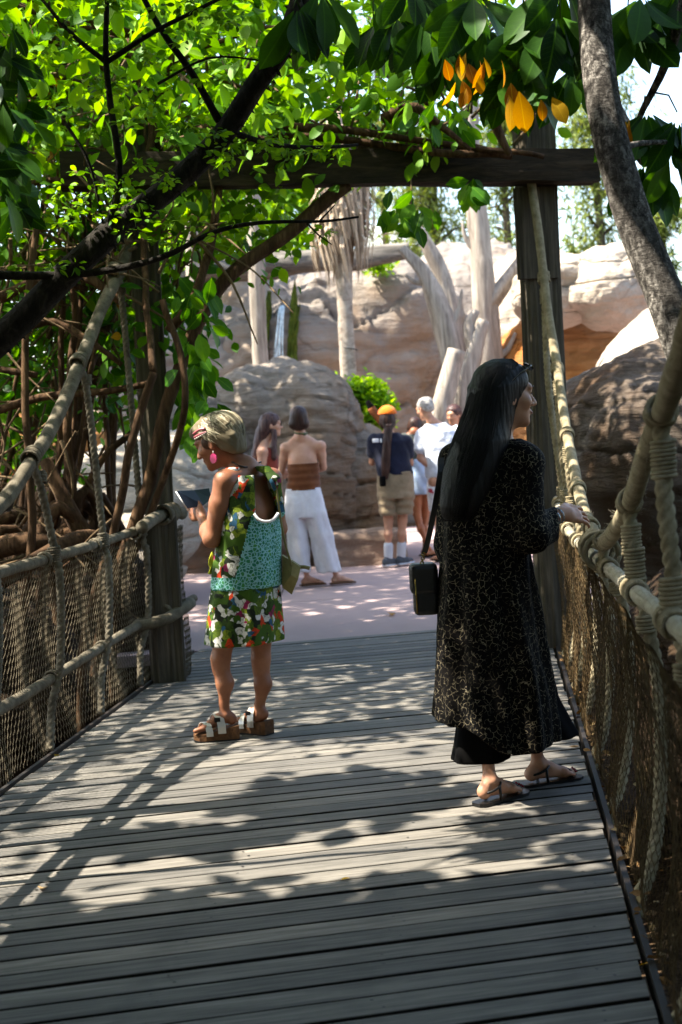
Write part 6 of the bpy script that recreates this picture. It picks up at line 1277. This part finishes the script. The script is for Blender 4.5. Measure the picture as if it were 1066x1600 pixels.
# woman with long hair, profile
P = PX(418, 905, 14.7); w4 = person(P, 'woman with long brown hair and glasses in a rust tank top and jeans')
J = dict(hd=(424, 664, 0), nk=(413, 693, 0), chest=(415, 725, 0), pel=(415, 790, 0), shL=(404, 706, .12), shR=(411, 706, -.13), elL=(410, 750, .15), wrL=(435, 742, .12), elR=(406, 748, -.15), wrR=(438, 742, -.12), hipL=(414, 808, .07), knL=(418, 855, .07), anL=(418, 905, .07), hipR=(414, 808, -.07), knR=(416, 855, -.07), anR=(414, 905, -.07))
pr, j, HB = figure(P, J, (1, .1), SK_PALE, .98, .92, foot=(1, 0), hdir=(1, .05)); sdf('body', pr, .009, SK_PALE, w4, .02)
hp = lambda s, f, u: j['hd'] + HB[0] * s + HB[1] * f + HB[2] * u
sdf('hair', [ell(hp(0, -.015, .038), (.088, .108, .094), HB), ell(hp(0, -.06, -.03), (.088, .07, .11), HB) + (.04,), cap(hp(-.02, -.09, -.08), P(398, 722, -.02), .075, .05) + (.04,), cap(P(398, 722, -.02), P(392, 738, -.02), .05, .03) + (.03,), cap(hp(.06, .03, -.07), P(428, 715, -.10), .03, .035) + (.03,)], .008, H_LBROWN, w4, .03, subs=[ell(hp(0, .115, -.03), (.09, .085, .1), HB)], warp=lambda q: -.005 * fbm(np.stack([q[:, 0] * 50, q[:, 1] * 50, q[:, 2] * 5], -1), 2, 3))
sdf('tank_top', [loft([(P(415, y)[2], P(415, y)[0] + dx, 0, a_, b_) for y, dx, a_, b_ in ((700, .01, .07, .12), (712, .015, .11, .13), (730, .02, .125, .145), (760, .01, .115, .135), (790, 0, .13, .155))])], .009, fabric('rust_jersey', '7a2f22', '8f3f2c'), w4, subs=[cap(P(404, 700, -.14), P(404, 745, -.16), .05), cap(P(404, 700, .14), P(404, 745, .16), .05)])
M_DENIM = fabric('dark_denim', '1d2a44', '2b3a58', .85, 90); sdf('jeans', [loft([(P(415, y)[2], P(415, y)[0], 0, a_, b_) for y, a_, b_ in ((783, .13, .16), (800, .14, .17), (815, .135, .165))]), cap(j['hipL'], j['knL'], .095, .068) + (.03,), cap(j['knL'], j['anL'], .068, .055) + (.03,), cap(j['hipR'], j['knR'], .095, .068) + (.03,), cap(j['knR'], j['anR'], .068, .055) + (.03,)], .01, M_DENIM, w4, .03)
mb = MB(); q = hp(-.034, .100, .012); mb.add(*coil(q, HB[1], .024, .003, 1)); q2 = hp(.034, .100, .012); mb.add(*coil(q2, HB[1], .024, .003, 1)); mb.tube([hp(-.06, .095, .016), hp(-.085, .03, .012)], .003, 5); gl = mb.build('glasses', M_EYE, w4)
gl['label'] = 'dark-rimmed glasses'; shoes(j, (1, 0), M_BLACKF, w4)
ph = thing('phone', j['wrR'] + P.root + V3(.07, .06, .0), 'dark phone in the hands of the long-haired woman', 'phone'); sdf('phone_body', [bx((0, 0, 0), (.012, .04, .07), None, .006)], .006, M_EYE, ph)
# staff member with orange cap
P = PX(617, 884); w5 = person(P, 'person in navy T-shirt, khaki shorts and orange cap with a long ponytail')
J = dict(hd=(606, 655, 0), nk=(607, 680, 0), chest=(610, 706, 0), pel=(617, 757, 0), shL=(585, 688, 0), shR=(635, 690, 0), elL=(582, 722, .1), wrL=(590, 702, .26), elR=(641, 724, .06), wrR=(628, 716, .24), hipL=(605, 772, 0), knL=(607, 815, 0), anL=(607, 868, -.03), hipR=(630, 772, 0), knR=(629, 815, 0), anR=(627, 866, .05))
pr, j, HB = figure(P, J, (.1, 1), SK_FAIR, 1., 1.0, foot=(.65, .75)); sdf('body', pr, .009, SK_FAIR, w5, .02)
hp = lambda s, f, u: j['hd'] + HB[0] * s + HB[1] * f + HB[2] * u
sdf('hair', [ell(hp(0, -.02, .02), (.090, .105, .095), HB), ell(hp(0, -.06, -.05), (.092, .06, .07), HB) + (.04,), loft([(P(x, y)[2], P(x, y)[0], d_, a_, b_) for y, x, d_, a_, b_ in ((665, 607, -.10, .05, .03), (690, 604, -.14, .045, .03), (715, 602, -.15, .05, .03), (735, 602, -.15, .05, .028), (748, 601, -.14, .035, .02))]) + (.03,)], .008, H_BROWN, w5, .03, subs=[ell(hp(0, .115, -.03), (.09, .085, .1), HB)], warp=lambda q: -.005 * fbm(np.stack([q[:, 0] * 50, q[:, 1] * 50, q[:, 2] * 5], -1), 2, 3))
M_ORANGE = fabric('orange_cap_cloth', 'c4560c', 'd9730f'); cp_ = sdf('cap', [ell(hp(0, -.008, .055), (.104, .122, .098), HB)], .007, M_ORANGE, w5, keep=[lambda Q: hp(0, 0, .055)[2] - Q[..., 2]])
sdf('cap_peak', [ell(hp(0, .14, .055), (.07, .07, .012), HB)], .006, M_ORANGE, cp_)
rw_ = lambda py, x0, x1, b, d=0.: (P((x0 + x1) / 2, py, d)[2], P((x0 + x1) / 2, py, d)[0], d, (x1 - x0) / 2 * P.Y0 / FOC, b)
M_NAVYT = fabric('navy_jersey', '0e1124', '161a30'); M_KHAKI = fabric('khaki_twill', '7b6a52', '8f7d63', .85, 50, .5)
sdf('t_shirt', [loft([rw_(676, 592, 624, .09), rw_(690, 580, 638, .13), rw_(710, 584, 640, .14), rw_(742, 590, 646, .15)], 0, lambda th, z: .005 * np.sin(th * 5 + z * 9)), cap(j['shL'], j['shL'] * .45 + j['elL'] * .55, .075, .072) + (.03,), cap(j['shR'], j['shR'] * .45 + j['elR'] * .55, .075, .072) + (.03,)], .009, M_NAVYT, w5, .03, warp=lambda q: .007 * fbm(q * 9, 3, 3))
sdf('shorts', [loft([rw_(737, 590, 645, .15), rw_(760, 589, 648, .16), rw_(778, 590, 647, .16)], 0) + (.02,), loft([rw_(770, 590, 620, .14), rw_(805, 593, 620, .115)], 0, lambda th, z: .006 * np.sin(z * 70 + th)) + (.02,), loft([rw_(770, 617, 648, .14), rw_(803, 618, 645, .115)], 0, lambda th, z: .006 * np.sin(z * 70 + th)) + (.02,)], .009, M_KHAKI, w5, .02, warp=lambda q: .006 * fbm(q * 12, 3, 3))
sdf('belt_pouch', [bx(P(598, 752, -.17), (.035, .03, .055), None, .01)], .009, M_BLACKF, w5)
for x0, x1 in ((582, 592), (594, 597)): sdf('back_print', [bx(P((x0 + x1) / 2, 688.5, -.132), ((x1 - x0) / 2 * P.Y0 / FOC, .012, .022), None, .003)], .006, M_WHITE, w5)
M_SOCK = fabric('white_sock', 'b9bcc4', 'c6c9d0')
for s in 'LR': sdf('sock', [cap(j['an' + s] + V3(0, 0, -.02), j['an' + s] * .72 + j['kn' + s] * .28, .048, .052)], .008, M_SOCK, w5)
shoes(j, (.65, .75), fabric('grey_trainer', '3b4048', '4a5058'), w5, M_SOCK)
sp0 = aty(590, 655, P.Y0 + .2); stx = thing('brown_stick', sp0, 'brown stick-like object with black tip beside the orange cap', 'stick')
g_ = lambda x, y, d_=0.: aty(x, y, P.Y0 + .2 + d_) - sp0
mb = MB(); mb.tube(spline([g_(600, 662, .0), g_(590, 650), g_(583, 642), g_(580, 637)], .02), np.linspace(.05, .045, len(spline([g_(600, 662, .0), g_(590, 650), g_(583, 642), g_(580, 637)], .02))), 8); mb.build('shaft', plain('russet', '6b3a1c', .8, c2='8a5026', scale=14), stx)
mb = MB(); mb.tube(spline([g_(581, 638), g_(577, 632), g_(574, 626)], .02), np.linspace(.045, .02, len(spline([g_(581, 638), g_(577, 632), g_(574, 626)], .02))), 8); mb.build('tip', M_BLACKF, stx)
# person in pale shorts behind the staff member
P = PX(662, 866, 16.5); w6 = person(P, 'person in pale denim shorts half hidden behind the navy T-shirt')
J = dict(hd=(646, 650, 0), nk=(648, 676, 0), chest=(652, 702, 0), pel=(657, 748, 0), shL=(632, 686, 0), shR=(672, 686, 0), elL=(638, 720, -.05), wrL=(648, 735, .1), elR=(672, 720, .1), wrR=(660, 715, .25), hipL=(650, 765, 0), knL=(652, 806, 0), anL=(670, 858, -.1), hipR=(668, 765, 0), knR=(664, 806, .1), anR=(664, 858, .1))
J['hd'] = (650, 668, .1)
pr, j, HB = figure(P, J, (.5, .86), SK_BROWN, .95, .95, foot=(.7, .7), tilt=.4); sdf('body', pr, .010, SK_BROWN, w6, .02)
hp = lambda s, f, u: j['hd'] + HB[0] * s + HB[1] * f + HB[2] * u
sdf('hair', [ell(hp(0, -.02, .03), (.086, .1, .092), HB), ell(hp(0, -.05, -.03), (.085, .055, .07), HB) + (.03,)], .01, H_BROWN, w6, .03, subs=[ell(hp(0, .11, -.03), (.09, .08, .1), HB)])
rw_ = lambda py, x0, x1, b, d=0.: (P((x0 + x1) / 2, py, d)[2], P((x0 + x1) / 2, py, d)[0], d, (x1 - x0) / 2 * P.Y0 / FOC, b)
sdf('shirt', [loft([rw_(678, 636, 668, .1), rw_(700, 632, 674, .13), rw_(725, 638, 674, .13)], 0), cap(j['shL'], j['shL'] * .5 + j['elL'] * .5, .07, .065) + (.03,), cap(j['shR'], j['shR'] * .5 + j['elR'] * .5, .07, .065) + (.03,)], .01, fabric('camouflage_grey', '2f3434', '5a5f58'), w6, .03)
sdf('shorts', [loft([rw_(716, 640, 674, .14), rw_(745, 641, 676, .15), rw_(772, 643, 678, .14)], 0, lambda th, z: .006 * np.sin(th * 6 + z * 30))], .01, fabric('pale_denim', '8fa3c0', 'a9bcd4'), w6)
flipflops(j, (.7, .7), M_BLACKF, w6)
# man in white polo
P = PX(690, 868, 15.7); w7 = person(P, 'grey-haired man in a white polo shirt leaning forward')
J = dict(hd=(664, 638, .05), nk=(677, 662, 0), chest=(688, 695, 0), pel=(694, 752, -.02), shL=(660, 682, .02), shR=(715, 676, .02), elL=(658, 716, -.02), wrL=(684, 737, -.10), elR=(722, 716, .0), wrR=(712, 735, .2), hipL=(682, 768, 0), knL=(686, 812, 0), anL=(688, 858, 0), hipR=(706, 768, 0), knR=(708, 812, 0), anR=(712, 858, 0))
pr, j, HB = figure(P, J, (-.35, .94), SK_FAIR, 1., 1.1, foot=(-.4, .9), tilt=.35, hdir=(-.7, .7)); sdf('body', pr, .009, SK_FAIR, w7, .02)
hp = lambda s, f, u: j['hd'] + HB[0] * s + HB[1] * f + HB[2] * u
sdf('hair', [ell(hp(0, -.02, .036), (.084, .1, .085), HB), ell(hp(0, -.055, -.01), (.078, .05, .06), HB) + (.03,)], .008, H_GREY, w7, .03, subs=[ell(hp(0, .115, -.03), (.095, .085, .11), HB)], warp=lambda q: -.005 * fbm(q * 40, 2, 3))
rw_ = lambda py, x0, x1, b, d=0.: (P((x0 + x1) / 2, py, d)[2], P((x0 + x1) / 2, py, d)[0], d, (x1 - x0) / 2 * P.Y0 / FOC, b)
M_POLO = fabric('white_polo', 'c3c8d4', 'd0d4de', .8, 50, .3)
sdf('polo_shirt', [loft([rw_(662, 666, 696, .08), rw_(674, 656, 714, .13, .0), rw_(700, 659, 722, .16), rw_(745, 666, 724, .17)], 0, lambda th, z: .008 * np.sin(th * 4 + z * 9)), cap(j['shL'], j['shL'] * .45 + j['elL'] * .55, .085, .080) + (.03,), cap(j['shR'], j['shR'] * .45 + j['elR'] * .55, .085, .08) + (.03,)], .009, M_POLO, w7, .03, warp=lambda q: .010 * fbm(q * 9, 3, 3))
t = NT('patterned_white_shorts'); v = t.coord(); t.col(t.ramp(t.noise(v, 12, 3), [(.34, '8b97a8'), (.44, 'cfcfd2'), (.62, 'd6d5d8'), (.66, 'a8283c')])); M_PSH = t.fin(.85, .2)
sdf('shorts', [loft([rw_(738, 668, 722, .16), rw_(770, 667, 722, .16)], 0) + (.02,), loft([rw_(762, 667, 695, .14), rw_(798, 670, 695, .12)], 0) + (.02,), loft([rw_(762, 692, 722, .14), rw_(798, 695, 722, .12)], 0) + (.02,)], .01, M_PSH, w7, .02)
flipflops(j, (-.4, .9), M_BLACKF, w7)
# head behind the polo shirt
P = PX(712, 852, 17.4); w8 = person(P, 'brown-haired person just showing above the white polo shoulder')
J = dict(hd=(709, 648, 0), nk=(710, 676, 0), chest=(711, 700, 0), pel=(712, 752, 0), shL=(694, 686, 0), shR=(728, 686, 0), elL=(692, 716, -.05), wrL=(700, 735, -.1), elR=(732, 716, -.05), wrR=(722, 735, -.1), hipL=(705, 768, 0), knL=(706, 806, 0), anL=(707, 845, 0), hipR=(718, 768, 0), knR=(719, 806, 0), anR=(720, 845, 0))
pr, j, HB = figure(P, J, (-.6, -.8), SK_FAIR, 1., .95, foot=(-.6, -.8), tilt=.2); sdf('body', pr, .012, SK_FAIR, w8, .02)
hp = lambda s, f, u: j['hd'] + HB[0] * s + HB[1] * f + HB[2] * u
sdf('hair', [ell(hp(0, -.02, .036), (.092, .108, .092), HB), ell(hp(0, -.06, -.05), (.09, .05, .12), HB) + (.03,)], .01, H_LBROWN, w8, .03, subs=[ell(hp(0, .115, -.03), (.085, .085, .11), HB)])
rw_ = lambda py, x0, x1, b, d=0.: (P((x0 + x1) / 2, py, d)[2], P((x0 + x1) / 2, py, d)[0], d, (x1 - x0) / 2 * P.Y0 / FOC, b)
sdf('dress', [loft([rw_(680, 698, 724, .1), rw_(700, 692, 730, .13), rw_(750, 695, 729, .13), rw_(800, 690, 735, .17)], 0)], .012, fabric('grey_green_dress', '4f5a50', '626c60'), w8)
